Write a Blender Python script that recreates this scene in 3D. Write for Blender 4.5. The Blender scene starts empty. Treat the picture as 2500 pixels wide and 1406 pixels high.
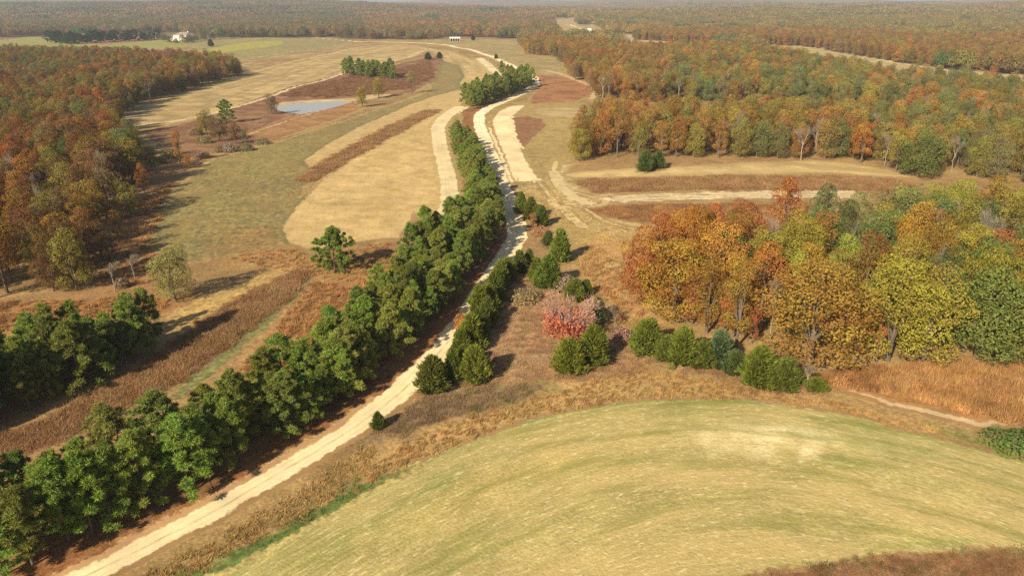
import bpy, math, random
import numpy as np
from mathutils import Vector, Matrix

SC = bpy.context.scene
COL = SC.collection
R = math.radians
rnd = random.Random(7)
NP = np.random.default_rng(11)

# ------------------------------------------------------------------ camera, sky, sun, exposure
CAM_H = 50.0
F_PX = 1785.0                       # focal length in pixels of the 2500 px wide photograph
PITCH = R(21.2)
cam_d = bpy.data.cameras.new('camera')
cam = bpy.data.objects.new('camera', cam_d)
COL.objects.link(cam)
cam.location = (0, 0, CAM_H)
cam.rotation_euler = (R(90) - PITCH, 0, 0)
cam_d.sensor_width = 36.0
cam_d.lens = 36.0 * F_PX / 2500.0
cam_d.clip_start = 0.5
cam_d.clip_end = 60000
SC.camera = cam

SUN_EL = R(30)
SUN_AZ = R(180 + 33)                # compass-like, clockwise from +Y: behind and to the left of the camera
world = bpy.data.worlds.new('World')
SC.world = world
world.use_nodes = True
wn = world.node_tree.nodes
wl = world.node_tree.links
wn.clear()
sky = wn.new('ShaderNodeTexSky')
sky.sky_type = 'NISHITA'
sky.sun_disc = False
sky.sun_elevation = SUN_EL
sky.sun_rotation = SUN_AZ
sky.altitude = 200
sky.air_density = 1.0
sky.dust_density = 2.0
sky.ozone_density = 1.0
bg = wn.new('ShaderNodeBackground')
bg.inputs['Strength'].default_value = 0.056
wo = wn.new('ShaderNodeOutputWorld')
wl.new(sky.outputs[0], bg.inputs[0])
wl.new(bg.outputs[0], wo.inputs[0])

sun_d = bpy.data.lights.new('sun', 'SUN')
sun_d.energy = 4.6
sun_d.angle = R(0.6)
sun_d.color = (1.0, 0.87, 0.645)
sun = bpy.data.objects.new('sun', sun_d)
COL.objects.link(sun)
sdir = Vector((math.sin(SUN_AZ) * math.cos(SUN_EL), math.cos(SUN_AZ) * math.cos(SUN_EL), math.sin(SUN_EL)))
sun.rotation_euler = sdir.to_track_quat('Z', 'Y').to_euler()
sun.location = sdir * 200

vs = SC.view_settings
SC.display_settings.display_device = 'sRGB'
vs.view_transform = 'Standard'
vs.look = 'None'
vs.exposure = 0.9
vs.gamma = 1.0
vs.use_curve_mapping = False

cy = SC.cycles
cy.max_bounces = 5
cy.diffuse_bounces = 3
cy.glossy_bounces = 2
cy.transmission_bounces = 3
cy.volume_bounces = 0
cy.transparent_max_bounces = 4
cy.use_denoising = False
cy.sample_clamp_indirect = 6.0
SC.render.engine = 'CYCLES'


# ------------------------------------------------------------------ small numeric helpers
def hash2(ix, iy, seed):
    n = (ix.astype(np.int64) * 374761393 + iy.astype(np.int64) * 668265263 + seed * 144269504) & 0xffffffff
    n = ((n ^ (n >> 13)) * 1274126177) & 0xffffffff
    n = ((n ^ (n >> 15)) * 2246822519) & 0xffffffff
    return ((n ^ (n >> 16)) & 0xffff) / 65535.0


def vn(x, y, seed=0):
    x = np.asarray(x, float); y = np.asarray(y, float)
    ix = np.floor(x); iy = np.floor(y)
    fx = x - ix; fy = y - iy
    fx = fx * fx * (3 - 2 * fx); fy = fy * fy * (3 - 2 * fy)
    a = hash2(ix, iy, seed); b = hash2(ix + 1, iy, seed)
    c = hash2(ix, iy + 1, seed); d = hash2(ix + 1, iy + 1, seed)
    return (a * (1 - fx) + b * fx) * (1 - fy) + (c * (1 - fx) + d * fx) * fy


def fbm(x, y, seed=0, oct=4):
    t = 0; a = 0.5; s = 0
    for k in range(oct):
        t = t + a * vn(x * 2 ** k + 17.3 * k, y * 2 ** k - 9.1 * k, seed + k)
        s += a; a *= 0.5
    return t / s


def ss(a, b, x):
    t = np.clip((x - a) / (b - a), 0, 1)
    return t * t * (3 - 2 * t)


# ------------------------------------------------------------------ terrain: height above the datum and where a sight line meets it
def ray(u, v):
    dx = (u - 1250.0) / F_PX; dz = -(v - 703.0) / F_PX
    return dx, math.cos(PITCH) + dz * math.sin(PITCH), -math.sin(PITCH) + dz * math.cos(PITCH)


def plane_pt(u, v, z=0.0):
    a, b, c = ray(u, v)
    t = (z - CAM_H) / min(c, -0.0015)
    return a * t, b * t


POND_Z = -1.2
POND_PX = [(668, 264), (690, 258), (730, 253), (790, 249), (850, 247), (838, 256), (800, 266), (760, 275), (735, 279), (705, 276), (680, 270)]
POND_W = np.array([plane_pt(u, v, POND_Z) for u, v in POND_PX])
PC = POND_W.mean(0)


def in_poly(px, py, poly):
    inside = np.zeros(px.shape, bool)
    x0, y0 = poly.min(0); x1, y1 = poly.max(0)
    m = (px >= x0) & (px <= x1) & (py >= y0) & (py <= y1)
    if not m.any():
        return inside
    X = px[m]; Y = py[m]; ins = np.zeros(X.shape, bool)
    n = len(poly); j = n - 1
    for i in range(n):
        xi, yi = poly[i]; xj, yj = poly[j]
        if yi != yj:
            c = ((yi > Y) != (yj > Y)) & (X < (xj - xi) * (Y - yi) / (yj - yi) + xi)
            ins ^= c
        j = i
    inside[m] = ins
    return inside


def seg_dist(X, Y, line):
    """distance, signed across, along for points against an open polyline"""
    best = np.full(X.shape, 1e18); al = np.zeros(X.shape); ac = np.zeros(X.shape); wi = np.zeros(X.shape)
    s = 0.0
    for i in range(len(line) - 1):
        ax, ay = line[i]; bx, by = line[i + 1]
        dx, dy = bx - ax, by - ay
        L = math.hypot(dx, dy) + 1e-9
        t = np.clip(((X - ax) * dx + (Y - ay) * dy) / (L * L), 0, 1)
        qx = X - ax - t * dx; qy = Y - ay - t * dy
        d = qx * qx + qy * qy
        m = d < best
        best = np.where(m, d, best)
        al = np.where(m, s + t * L, al)
        ac = np.where(m, (qx * dy - qy * dx) / L, ac)
        wi = np.where(m, i + t, wi)
        s += L
    dd = np.sqrt(best)
    return dd, np.sign(ac + 1e-12) * dd, al, wi


def terrain(x, y):
    x = np.asarray(x, float); y = np.asarray(y, float)
    r = np.hypot(x, y)
    z = (vn(x / 60 + 3, y / 60, 1) - 0.5) * 1.6 * ss(40, 130, r) + (vn(x / 17, y / 17, 5) - 0.5) * 0.35
    w = ss(1400, 4200, r)
    z = z + w * (135 * fbm(x / 1400 + 4, y / 1400, 21, 3) - 48)
    z = z + ss(4500, 9500, r) * (48 + 40 * (fbm(x / 2600, y / 2600 + 7, 31, 2) - 0.5))
    # the pond's hollow
    d = np.hypot(x - PC[0], y - PC[1])
    k = 1 - ss(45, 100, d)
    z = z * (1 - k) + (POND_Z + 0.15) * k
    ins = in_poly(x, y, POND_W)
    z = np.where(ins, POND_Z - 0.5, z)
    return z


def G(u, v):
    a, b, c = ray(u, v)
    c = min(c, -0.0015)
    z = 0.0
    t = CAM_H / -c
    for _ in range(25):
        t = (z - CAM_H) / c
        t = min(max(t, 1.0), 11000.0)
        z = 0.5 * z + 0.5 * float(terrain(a * t, b * t))
        if t < 1200 and _ > 8:
            break
    return a * t, b * t


def Gs(pts):
    return np.array([G(u, v) for u, v in pts])


def px_of(x, y, z):
    cp, sp = math.cos(PITCH), math.sin(PITCH)
    dep = y * cp - (z - CAM_H) * sp
    up = y * sp + (z - CAM_H) * cp
    return 1250 + F_PX * x / dep, 703 - F_PX * up / dep


def zt(x, y):
    return float(terrain(x, y))


# ------------------------------------------------------------------ scene helpers
def lin(r, g, b):
    f = lambda c: (c / 255 / 12.92) if c / 255 <= 0.04045 else ((c / 255 + 0.055) / 1.055) ** 2.4
    return np.array([f(r), f(g), f(b)])


def tag(o, label=None, cat=None, group=None, kind=None):
    if label: o['label'] = label
    if cat: o['category'] = cat
    if group: o['group'] = group
    if kind: o['kind'] = kind
    return o


def mesh_np(name, verts, quads=None, tris=None, mats=(), smooth=False, fattr=None, midx=None):
    me = bpy.data.meshes.new(name)
    verts = np.asarray(verts, np.float32)
    q = np.zeros((0, 4), np.int32) if quads is None else np.asarray(quads, np.int32).reshape(-1, 4)
    t = np.zeros((0, 3), np.int32) if tris is None else np.asarray(tris, np.int32).reshape(-1, 3)
    me.vertices.add(len(verts)); me.vertices.foreach_set('co', verts.ravel())
    me.loops.add(q.size + t.size)
    me.loops.foreach_set('vertex_index', np.concatenate([q.ravel(), t.ravel()]))
    npoly = len(q) + len(t)
    me.polygons.add(npoly)
    st = np.concatenate([np.arange(len(q)) * 4, q.size + np.arange(len(t)) * 3]).astype(np.int32)
    me.polygons.foreach_set('loop_start', st)
    me.polygons.foreach_set('use_smooth', np.full(npoly, smooth, bool))
    for m in mats:
        me.materials.append(m)
    if midx is not None:
        me.polygons.foreach_set('material_index', np.asarray(midx, np.int32))
    if fattr:
        for k, a in fattr.items():
            at = me.attributes.new(k, 'FLOAT', 'FACE')
            at.data.foreach_set('value', np.asarray(a, np.float32))
    me.update(calc_edges=True)
    return me


def obj(name, me, parent=None, loc=None):
    o = bpy.data.objects.new(name, me)
    COL.objects.link(o)
    if parent: o.parent = parent
    if loc is not None: o.location = loc
    return o


def empty(name, loc, rz=0.0, scale=(1, 1, 1)):
    o = bpy.data.objects.new(name, None)
    o.empty_display_size = 0.3
    COL.objects.link(o)
    o.location = loc; o.rotation_euler = (0, 0, rz); o.scale = scale
    return o


# ------------------------------------------------------------------ materials
def new_mat(name):
    m = bpy.data.materials.new(name); m.use_nodes = True
    nt = m.node_tree; nt.nodes.clear()
    out = nt.nodes.new('ShaderNodeOutputMaterial')
    return m, nt, out


def nd(nt, typ, **kw):
    n = nt.nodes.new(typ)
    for k, v in kw.items(): setattr(n, k, v)
    return n


def mathn(nt, op, a, b=None, c=None):
    n = nd(nt, 'ShaderNodeMath', operation=op)
    for i, x in enumerate((a, b, c)):
        if x is None: continue
        if isinstance(x, (int, float)): n.inputs[i].default_value = x
        else: nt.links.new(x, n.inputs[i])
    return n.outputs[0]


def noise(nt, vec, scale, detail=3.0, rough=0.55):
    n = nd(nt, 'ShaderNodeTexNoise')
    n.inputs['Scale'].default_value = scale
    n.inputs['Detail'].default_value = detail
    n.inputs['Roughness'].default_value = rough
    nt.links.new(vec, n.inputs['Vector'])
    return n.outputs['Fac']


def maprange(nt, v, a, b, c, d, smooth=False):
    n = nd(nt, 'ShaderNodeMapRange', clamp=True)
    if smooth: n.interpolation_type = 'SMOOTHSTEP'
    nt.links.new(v, n.inputs['Value'])
    for k, x in zip(('From Min', 'From Max', 'To Min', 'To Max'), (a, b, c, d)): n.inputs[k].default_value = x
    return n.outputs['Result']


def mixc(nt, fac, a, b, typ='MIX'):
    n = nd(nt, 'ShaderNodeMix', data_type='RGBA', blend_type=typ)
    for key, x in ((0, fac), (6, a), (7, b)):
        if isinstance(x, (int, float)): n.inputs[key].default_value = x
        elif isinstance(x, (tuple, list, np.ndarray)): n.inputs[key].default_value = (*[float(k) for k in x[:3]], 1)
        else: nt.links.new(x, n.inputs[key])
    return n.outputs[2]


def scaled(nt, vec, s):
    n = nd(nt, 'ShaderNodeVectorMath', operation='MULTIPLY')
    nt.links.new(vec, n.inputs[0]); n.inputs[1].default_value = s
    return n.outputs[0]


def ground_mat(name, fine=2.2, lo=0.62, hi=1.35, streak=None, lines=None, clump=0.5, bump=0.25, road=None, rough=0.95, soft=0.6):
    """Soil and grass: the baked ground colour, broken up by noise in metres; streaks follow the field's own guide line."""
    m, nt, out = new_mat(name)
    col = nd(nt, 'ShaderNodeAttribute', attribute_name='Col').outputs['Color']
    guide = nd(nt, 'ShaderNodeAttribute', attribute_name='guide').outputs['Vector']
    pos = nd(nt, 'ShaderNodeNewGeometry').outputs['Position']
    n1 = noise(nt, pos, fine, 4, 0.65)
    n2 = noise(nt, pos, clump, 3, 0.6)
    f = mathn(nt, 'MULTIPLY', maprange(nt, n1, 0.25, 0.75, lo, hi), maprange(nt, n2, 0.28, 0.72, 0.80, 1.2))
    c = mixc(nt, 1.0, col, f, 'MULTIPLY')
    h = n1
    if streak:                                  # (scale along, scale across, threshold low, high, colour, amount)
        for sx, sy, t0, t1, sc, am in streak:
            s = noise(nt, scaled(nt, guide, (sx, sy, 0)), 1.0, 4, 0.6)
            c = mixc(nt, maprange(nt, s, t0, t1, 0.0, am), c, sc)
    if lines:                                   # drilled rows: (spacing m, dark amount)
        sp, am = lines
        sep = nd(nt, 'ShaderNodeSeparateXYZ'); nt.links.new(guide, sep.inputs[0])
        wob = noise(nt, pos, 0.35, 3, 0.6)
        a = mathn(nt, 'ADD', sep.outputs[1], mathn(nt, 'MULTIPLY', wob, sp * 1.6))
        w = mathn(nt, 'SINE', mathn(nt, 'MULTIPLY', a, 2 * math.pi / sp))
        brk = noise(nt, pos, 0.6, 3, 0.6)
        k = mathn(nt, 'MULTIPLY', maprange(nt, w, 0.35, 1.0, 0, 1), maprange(nt, brk, 0.42, 0.62, 0, am))
        c = mixc(nt, k, c, (0.10, 0.065, 0.025))
    if road:                                    # wheel tracks: worn pale wheel lines, darker middle and shoulders
        sep = nd(nt, 'ShaderNodeSeparateXYZ'); nt.links.new(guide, sep.inputs[0])
        wob = noise(nt, pos, 0.12, 2, 0.5)
        a = mathn(nt, 'ADD', sep.outputs[1], maprange(nt, wob, 0.2, 0.8, -0.22, 0.22))
        ab = mathn(nt, 'ABSOLUTE', a)
        g = noise(nt, scaled(nt, guide, (0.35, 2.4, 0)), 1.0, 4, 0.65)
        mid = mathn(nt, 'MULTIPLY', maprange(nt, ab, 0.04, 0.26, 1, 0), maprange(nt, g, 0.38, 0.62, 0, road[0]))
        c = mixc(nt, mid, c, (0.36, 0.27, 0.11))
        tl = mathn(nt, 'ABSOLUTE', mathn(nt, 'SUBTRACT', ab, 0.95))
        tr = mathn(nt, 'MULTIPLY', maprange(nt, tl, 0.0, 0.20, 1, 0), maprange(nt, g, 0.36, 0.64, 0, road[1]))
        c = mixc(nt, tr, c, (0.40, 0.30, 0.14))
        g2 = noise(nt, pos, 7.0, 4, 0.75)
        c = mixc(nt, maprange(nt, g2, 0.55, 0.75, 0, 0.35), c, (0.82, 0.74, 0.56))
    sd = nd(nt, 'ShaderNodeAttribute', attribute_name='edge_in').outputs['Fac']      # metres inside the patch's own edge
    under = nd(nt, 'ShaderNodeAttribute', attribute_name='Under').outputs['Color']
    ne = noise(nt, pos, 1.1, 4, 0.7)
    se = mathn(nt, 'ADD', sd, maprange(nt, ne, 0.25, 0.75, -soft, soft))
    c = mixc(nt, maprange(nt, se, -0.12, 0.22, 0, 1), mixc(nt, 1.0, under, f, 'MULTIPLY'), c)
    b = nd(nt, 'ShaderNodeBump'); b.inputs['Strength'].default_value = bump; b.inputs['Distance'].default_value = 0.25
    nt.links.new(h, b.inputs['Height'])
    p = nd(nt, 'ShaderNodeBsdfPrincipled')
    nt.links.new(c, p.inputs['Base Color'])
    p.inputs['Roughness'].default_value = rough
    p.inputs['Specular IOR Level'].default_value = 0.1
    nt.links.new(b.outputs[0], p.inputs['Normal'])
    nt.links.new(p.outputs[0], out.inputs[0])
    return m


def leaf_mat(name, trans=0.28, huev=0.03, valv=0.55, tvh=0.05):
    m, nt, out = new_mat(name)
    tint = nd(nt, 'ShaderNodeAttribute', attribute_name='tint', attribute_type='INSTANCER').outputs['Color']
    var = nd(nt, 'ShaderNodeAttribute', attribute_name='var').outputs['Fac']
    tv = nd(nt, 'ShaderNodeAttribute', attribute_name='tv').outputs['Fac']
    hs = nd(nt, 'ShaderNodeHueSaturation')
    hue = mathn(nt, 'ADD', mathn(nt, 'ADD', 0.5 - huev / 2 - tvh / 2, mathn(nt, 'MULTIPLY', var, huev)), mathn(nt, 'MULTIPLY', tv, tvh))
    nt.links.new(hue, hs.inputs['Hue'])
    val = mathn(nt, 'ADD', 1 - valv / 2, mathn(nt, 'MULTIPLY', var, valv))
    nt.links.new(val, hs.inputs['Value'])
    nt.links.new(tint, hs.inputs['Color'])
    d = nd(nt, 'ShaderNodeBsdfDiffuse'); t = nd(nt, 'ShaderNodeBsdfTranslucent')
    nt.links.new(hs.outputs[0], d.inputs[0]); nt.links.new(hs.outputs[0], t.inputs[0])
    mx = nd(nt, 'ShaderNodeMixShader'); mx.inputs[0].default_value = trans
    nt.links.new(d.outputs[0], mx.inputs[1]); nt.links.new(t.outputs[0], mx.inputs[2])
    nt.links.new(mx.outputs[0], out.inputs[0])
    return m


def plain_mat(name, col, rough=0.8, noise_amt=0.25, scale=3.0, spec=0.2):
    m, nt, out = new_mat(name)
    pos = nd(nt, 'ShaderNodeTexCoord').outputs['Object']
    n = noise(nt, pos, scale, 4, 0.6)
    c = mixc(nt, 1.0, col, maprange(nt, n, 0.25, 0.75, 1 - noise_amt, 1 + noise_amt), 'MULTIPLY')
    p = nd(nt, 'ShaderNodeBsdfPrincipled')
    nt.links.new(c, p.inputs['Base Color'])
    p.inputs['Roughness'].default_value = rough
    p.inputs['Specular IOR Level'].default_value = spec
    nt.links.new(p.outputs[0], out.inputs[0])
    return m


M_LEAF = leaf_mat('autumn_leaves', 0.22, 0.018, 0.6, 0.034)
M_NEEDLE = leaf_mat('pine_needles', 0.38, 0.02, 0.7, 0.02)
M_GRASS = leaf_mat('dry_stems', 0.25, 0.02, 0.8)
M_BARK = plain_mat('bark', (0.13, 0.10, 0.075), 0.9, 0.35, 2.0)
M_PALEBARK = plain_mat('pale_bark', (0.29, 0.255, 0.20), 0.9, 0.25, 2.0)

STRAW = (0.62, 0.48, 0.22)
M_GROUND = ground_mat('rough_grass', 2.0, 0.55, 1.45, clump=0.35, bump=0.5)
M_MEADOW = ground_mat('meadow_grass', 1.2, 0.5, 1.5, clump=0.3, bump=0.6,
                      streak=[(0.22, 0.6, 0.52, 0.66, (0.37, 0.265, 0.10), 0.6), (0.5, 0.6, 0.56, 0.68, (0.085, 0.075, 0.026), 0.6), (0.05, 0.10, 0.50, 0.66, (0.27, 0.17, 0.07), 0.5)])
M_STUBBLE = ground_mat('stubble', 3.0, 0.78, 1.22, clump=0.25, bump=0.35,
                       streak=[(0.05, 0.35, 0.5, 0.7, (0.56, 0.40, 0.16), 0.35), (0.30, 1.1, 0.54, 0.70, (0.22, 0.145, 0.055), 0.42), (0.9, 0.5, 0.58, 0.72, (0.24, 0.16, 0.06), 0.35)])
M_TANFIELD = ground_mat('mown_tan_field', 1.4, 0.82, 1.2, clump=0.12, bump=0.3,
                        streak=[(0.006, 0.09, 0.47, 0.62, (0.27, 0.19, 0.085), 0.65), (0.01, 0.16, 0.55, 0.66, (0.60, 0.45, 0.22), 0.5)])
M_WHEAT = ground_mat('winter_wheat', 2.8, 0.72, 1.3, clump=0.16, bump=0.4,
                     streak=[(0.02, 0.13, 0.42, 0.58, (0.49, 0.36, 0.145), 0.7),
                             (0.012, 1.3, 0.56, 0.66, (0.60, 0.46, 0.19), 0.4),
                             (0.22, 1.0, 0.50, 0.72, (0.60, 0.47, 0.19), 0.55),
                             (0.9, 2.8, 0.55, 0.68, (0.74, 0.62, 0.34), 0.7),
                             (1.3, 5.0, 0.57, 0.66, (0.17, 0.165, 0.05), 0.55),
                             (0.06, 0.35, 0.50, 0.66, (0.21, 0.205, 0.05), 0.65),
                             (0.5, 1.6, 0.56, 0.74, (0.19, 0.195, 0.05), 0.5)])
M_ROAD = ground_mat('pale_gravel', 5.0, 0.85, 1.15, clump=0.15, bump=0.12, road=(0.85, 0.42), soft=0.35)
M_TRACK = ground_mat('bare_track', 4.0, 0.8, 1.2, clump=0.2, bump=0.12, road=(0.3, 0.7), soft=0.35)
M_BARE = ground_mat('bare_seedbed', 4.0, 0.9, 1.1, clump=0.1, bump=0.12)
M_ROCKY = ground_mat('rocky_bare_strip', 1.2, 0.6, 1.3, clump=0.5, bump=0.4,
                     streak=[(0.10, 1.1, 0.52, 0.60, (0.24, 0.16, 0.075), 0.85)])

# ------------------------------------------------------------------ ground regions, later ones lie over earlier ones
C_TAN = np.array((0.44, 0.315, 0.135))
C_PALE = np.array((0.68, 0.55, 0.33))
C_GRAVEL = np.array((0.78, 0.63, 0.37))
C_OLIVE = np.array((0.205, 0.165, 0.068))
C_RUSSET = np.array((0.25, 0.125, 0.06))
C_BROWN = np.array((0.21, 0.135, 0.065))
C_ORANGE = np.array((0.33, 0.18, 0.075))
C_WHEAT = np.array((0.385, 0.310, 0.115))
C_GREEN = np.array((0.13, 0.18, 0.05))

WHEAT_EDGE = [(300, 1470), (440, 1406), (560, 1365), (700, 1300), (850, 1215), (1000, 1140), (1150, 1075), (1300, 1025), (1450, 992), (1600, 976), (1750, 974), (1900, 984), (2050, 1008), (2200, 1048), (2350, 1085), (2500, 1125), (2700, 1170), (2900, 1230)]
ROAD = [(-60, 1560), (90, 1466), (230, 1396), (380, 1320), (540, 1236), (680, 1156), (790, 1090), (870, 1040), (930, 995), (985, 950), (1030, 905), (1085, 848), (1140, 770), (1195, 690), (1240, 625), (1262, 578), (1258, 540), (1240, 490), (1222, 440), (1203, 390), (1184, 340), (1170, 305), (1170, 280), (1195, 262), (1240, 244), (1285, 224), (1308, 208), (1306, 190), (1285, 176), (1248, 160), (1200, 138), (1150, 122), (1100, 112), (1040, 106), (960, 104), (870, 102), (800, 96), (762, 92)]
ROAD_W = [2.9] * 7 + [3.6, 4.0] + [4.2] * 4 + [4.8] * 6 + [5.2] * 6 + [5.4] * 20

REG = []


def region(nm, label, mat, col, poly=None, line=None, w=None, guide=None, edge=1.0, c2=None, kind='structure'):
    REG.append(dict(nm=nm, label=label, mat=mat, col=np.asarray(col, float), poly=poly, line=line, w=w, guide=guide, edge=edge, c2=c2))


region('meadow', 'olive brown rough meadow sloping down beside the tan stubble field', M_MEADOW, C_OLIVE,
       poly=[(362, 600), (380, 545), (420, 480), (470, 430), (520, 392), (600, 368), (690, 345), (790, 312), (890, 280), (980, 250), (1045, 225), (1070, 180), (1085, 150), (1120, 150), (1140, 185), (1132, 215), (1050, 245), (960, 275), (880, 305), (800, 350), (742, 390), (752, 420), (745, 452), (715, 520), (690, 552), (700, 592), (660, 610), (560, 622), (470, 640), (400, 640)],
       guide=[(400, 640), (560, 450), (760, 340), (1050, 235), (1110, 150)], c2=(0.25, 0.185, 0.07))
region('far_field', 'long pale tan field running below the upper farm track', M_TANFIELD, C_TAN,
       poly=[(262, 290), (300, 268), (430, 232), (600, 180), (720, 150), (860, 118), (960, 108), (1020, 112), (1040, 122), (1010, 136), (940, 150), (850, 173), (760, 205), (640, 244), (560, 262), (470, 286), (400, 304), (330, 308), (285, 306)],
       guide=[(280, 300), (560, 222), (800, 152), (1030, 112)], c2=(0.33, 0.23, 0.105))
region('upper_field', 'brown strip field under the green yellow hillside pasture', M_TANFIELD, (0.26, 0.17, 0.08),
       poly=[(596, 178), (585, 160), (600, 146), (700, 132), (790, 119), (880, 108), (900, 112), (850, 120), (720, 148), (610, 178)],
       guide=[(590, 160), (880, 108)], c2=(0.35, 0.24, 0.11))
region('pasture', 'olive green pasture on the hilltop below the white house', M_MEADOW, (0.235, 0.21, 0.085),
       poly=[(480, 135), (482, 99), (560, 94), (640, 92), (720, 91), (800, 93), (860, 103), (800, 116), (700, 130), (600, 145), (540, 150), (480, 150)],
       guide=[(480, 125), (800, 95)], c2=(0.30, 0.24, 0.10))
region('green_pasture', 'bright yellow green pasture strip near the single round cedar', M_MEADOW, (0.34, 0.31, 0.07),
       poly=[(486, 124), (560, 110), (620, 101), (690, 100), (692, 108), (640, 118), (560, 127), (490, 132)], guide=[(480, 125), (700, 100)])
region('lawn', 'green lawn beside the far dark evergreen tree line', M_MEADOW, (0.26, 0.26, 0.075),
       poly=[(-80, 112), (60, 93), (120, 92), (250, 112), (410, 96), (490, 97), (486, 112), (400, 118), (240, 122), (60, 118)], guide=[(0, 110), (400, 105)])
region('russet_hollow', 'dark russet brushy hollow around the pond', M_GROUND, (0.20, 0.10, 0.055),
       poly=[(600, 255), (640, 240), (760, 203), (850, 176), (960, 160), (1050, 140), (1080, 142), (1062, 195), (1010, 225), (930, 238), (860, 246), (860, 262), (760, 300), (640, 350), (560, 372), (470, 380), (400, 370), (350, 320), (470, 296)],
       guide=[(600, 330), (860, 250)], c2=(0.27, 0.155, 0.075))
region('pond_dam', 'reddish grass dam holding the pond', M_GROUND, (0.28, 0.145, 0.06),
       poly=[(600, 330), (680, 292), (760, 274), (845, 252), (890, 262), (830, 288), (740, 318), (640, 350)], c2=(0.32, 0.19, 0.08))
region('pond_bank', 'pale tan bank rimming the small pond', M_BARE, (0.45, 0.33, 0.17),
       poly=[(655, 262), (690, 250), (760, 244), (860, 240), (905, 232), (960, 230), (945, 236), (880, 246), (850, 250), (790, 252), (720, 258), (690, 264)])
region('field_track', 'thin pale track along the lower edge of the long tan field', M_TRACK, (0.55, 0.43, 0.25),
       line=[(335, 306), (400, 300), (470, 289), (560, 266), (640, 243), (740, 208), (850, 175), (930, 156), (1000, 140), (1035, 124)], w=[3.0] * 10)
region('field_track', 'thin pale track across the upper brown strip', M_TRACK, (0.50, 0.38, 0.22),
       line=[(585, 146), (690, 130), (790, 117), (840, 110)], w=[2.6] * 4)
region('field_track', 'pale path over the grass dam by the pond', M_TRACK, (0.46, 0.34, 0.17),
       line=[(610, 328), (700, 296), (790, 268), (850, 252)], w=[1.8] * 4)
region('grass_bank', 'tan grassy bank beneath the far open shed', M_MEADOW, (0.36, 0.27, 0.12),
       poly=[(900, 98), (1050, 99), (1100, 96), (1180, 97), (1272, 98), (1272, 135), (1330, 140), (1372, 145), (1376, 180), (1310, 184), (1230, 155), (1180, 132), (1100, 115), (1000, 108)],
       guide=[(1000, 100), (1370, 160)], c2=(0.27, 0.21, 0.085))
region('terrace_field', 'tan terrace field between the meadow and the far pines', M_TANFIELD, C_TAN,
       poly=[(1085, 150), (1070, 132), (1040, 118), (1090, 124), (1140, 142), (1180, 158), (1212, 185), (1180, 200), (1140, 220), (1120, 205), (1135, 185), (1120, 160)],
       guide=[(1060, 120), (1140, 175), (1150, 215)])
region('seedbed', 'pale bare strip running up to the far pine clump', M_BARE, C_PALE * 0.92,
       poly=[(1160, 144), (1178, 141), (1232, 186), (1215, 192)])
region('stubble_field', 'large tan stubble field with fine curved drill rows', M_STUBBLE, (0.46, 0.325, 0.135),
       poly=[(690, 555), (705, 530), (740, 490), (790, 442), (830, 410), (880, 377), (960, 327), (1055, 278), (1078, 276), (1062, 300), (1052, 315), (1056, 360), (1072, 425), (1078, 475), (1070, 510), (1010, 522), (985, 560), (975, 580), (930, 582), (880, 590), (800, 602), (750, 608), (705, 592)],
       guide=[(700, 590), (760, 470), (880, 380), (1055, 280)], edge=0.6, c2=(0.52, 0.37, 0.16))
region('stubble_field', 'narrow tan stubble strip above the brown brush terrace', M_STUBBLE, (0.45, 0.32, 0.14),
       poly=[(742, 392), (800, 352), (900, 300), (1000, 255), (1060, 235), (1120, 220), (1135, 230), (1122, 262), (1080, 280), (1066, 268), (1040, 270), (960, 310), (870, 355), (790, 400), (760, 412)],
       guide=[(760, 400), (900, 320), (1130, 225)], edge=0.6)
region('brush_ground', 'russet ground under the brush terrace through the stubble', M_GROUND, (0.21, 0.115, 0.05),
       line=[(755, 440), (790, 412), (880, 360), (970, 312), (1055, 271)], w=[6.0, 7.0, 8.0, 9.0, 8.5])
region('cream_lane', 'cream bare lane with dark wheel lines beside the pines', M_TRACK, (0.64, 0.51, 0.29),
       line=[(1120, 262), (1085, 288), (1070, 310), (1072, 350), (1084, 395), (1095, 435), (1098, 475), (1092, 510), (1082, 560)], w=[6.5, 6.5, 6.0, 5.6, 5.4, 5.2, 4.8, 4.6, 4.4], edge=0.5)
region('seedbed', 'smooth pale cream strip field curving beside the gravel road', M_BARE, (0.70, 0.55, 0.31),
       poly=[(1203, 300), (1207, 286), (1220, 272), (1246, 260), (1284, 257), (1270, 268), (1248, 286), (1250, 320), (1264, 350), (1285, 395), (1312, 436), (1298, 442), (1260, 443), (1250, 428), (1230, 372), (1210, 328)], edge=0.4)
region('russet_field', 'russet brown broomsedge field beyond the road bend', M_GROUND, (0.34, 0.165, 0.07),
       poly=[(1318, 184), (1380, 190), (1430, 205), (1446, 230), (1410, 248), (1330, 252), (1296, 254), (1300, 236), (1322, 212)], c2=(0.24, 0.12, 0.06))
region('tan_strip', 'tan mown strip ending at the orange wood', M_TANFIELD, (0.42, 0.30, 0.14),
       poly=[(1300, 268), (1360, 264), (1440, 266), (1440, 288), (1380, 286), (1318, 282)], guide=[(1300, 275), (1430, 275)])
region('russet_patch', 'triangular russet brush patch beside the cream strip field', M_GROUND, (0.24, 0.125, 0.06),
       poly=[(1252, 288), (1290, 284), (1326, 294), (1330, 308), (1300, 336), (1280, 362), (1262, 336)])
region('dirt_track', 'narrow pale path along the orange wood edge', M_TRACK, (0.50, 0.37, 0.19),
       line=[(1330, 172), (1380, 185), (1430, 205), (1452, 222), (1446, 242)], w=[3] * 5)
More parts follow.
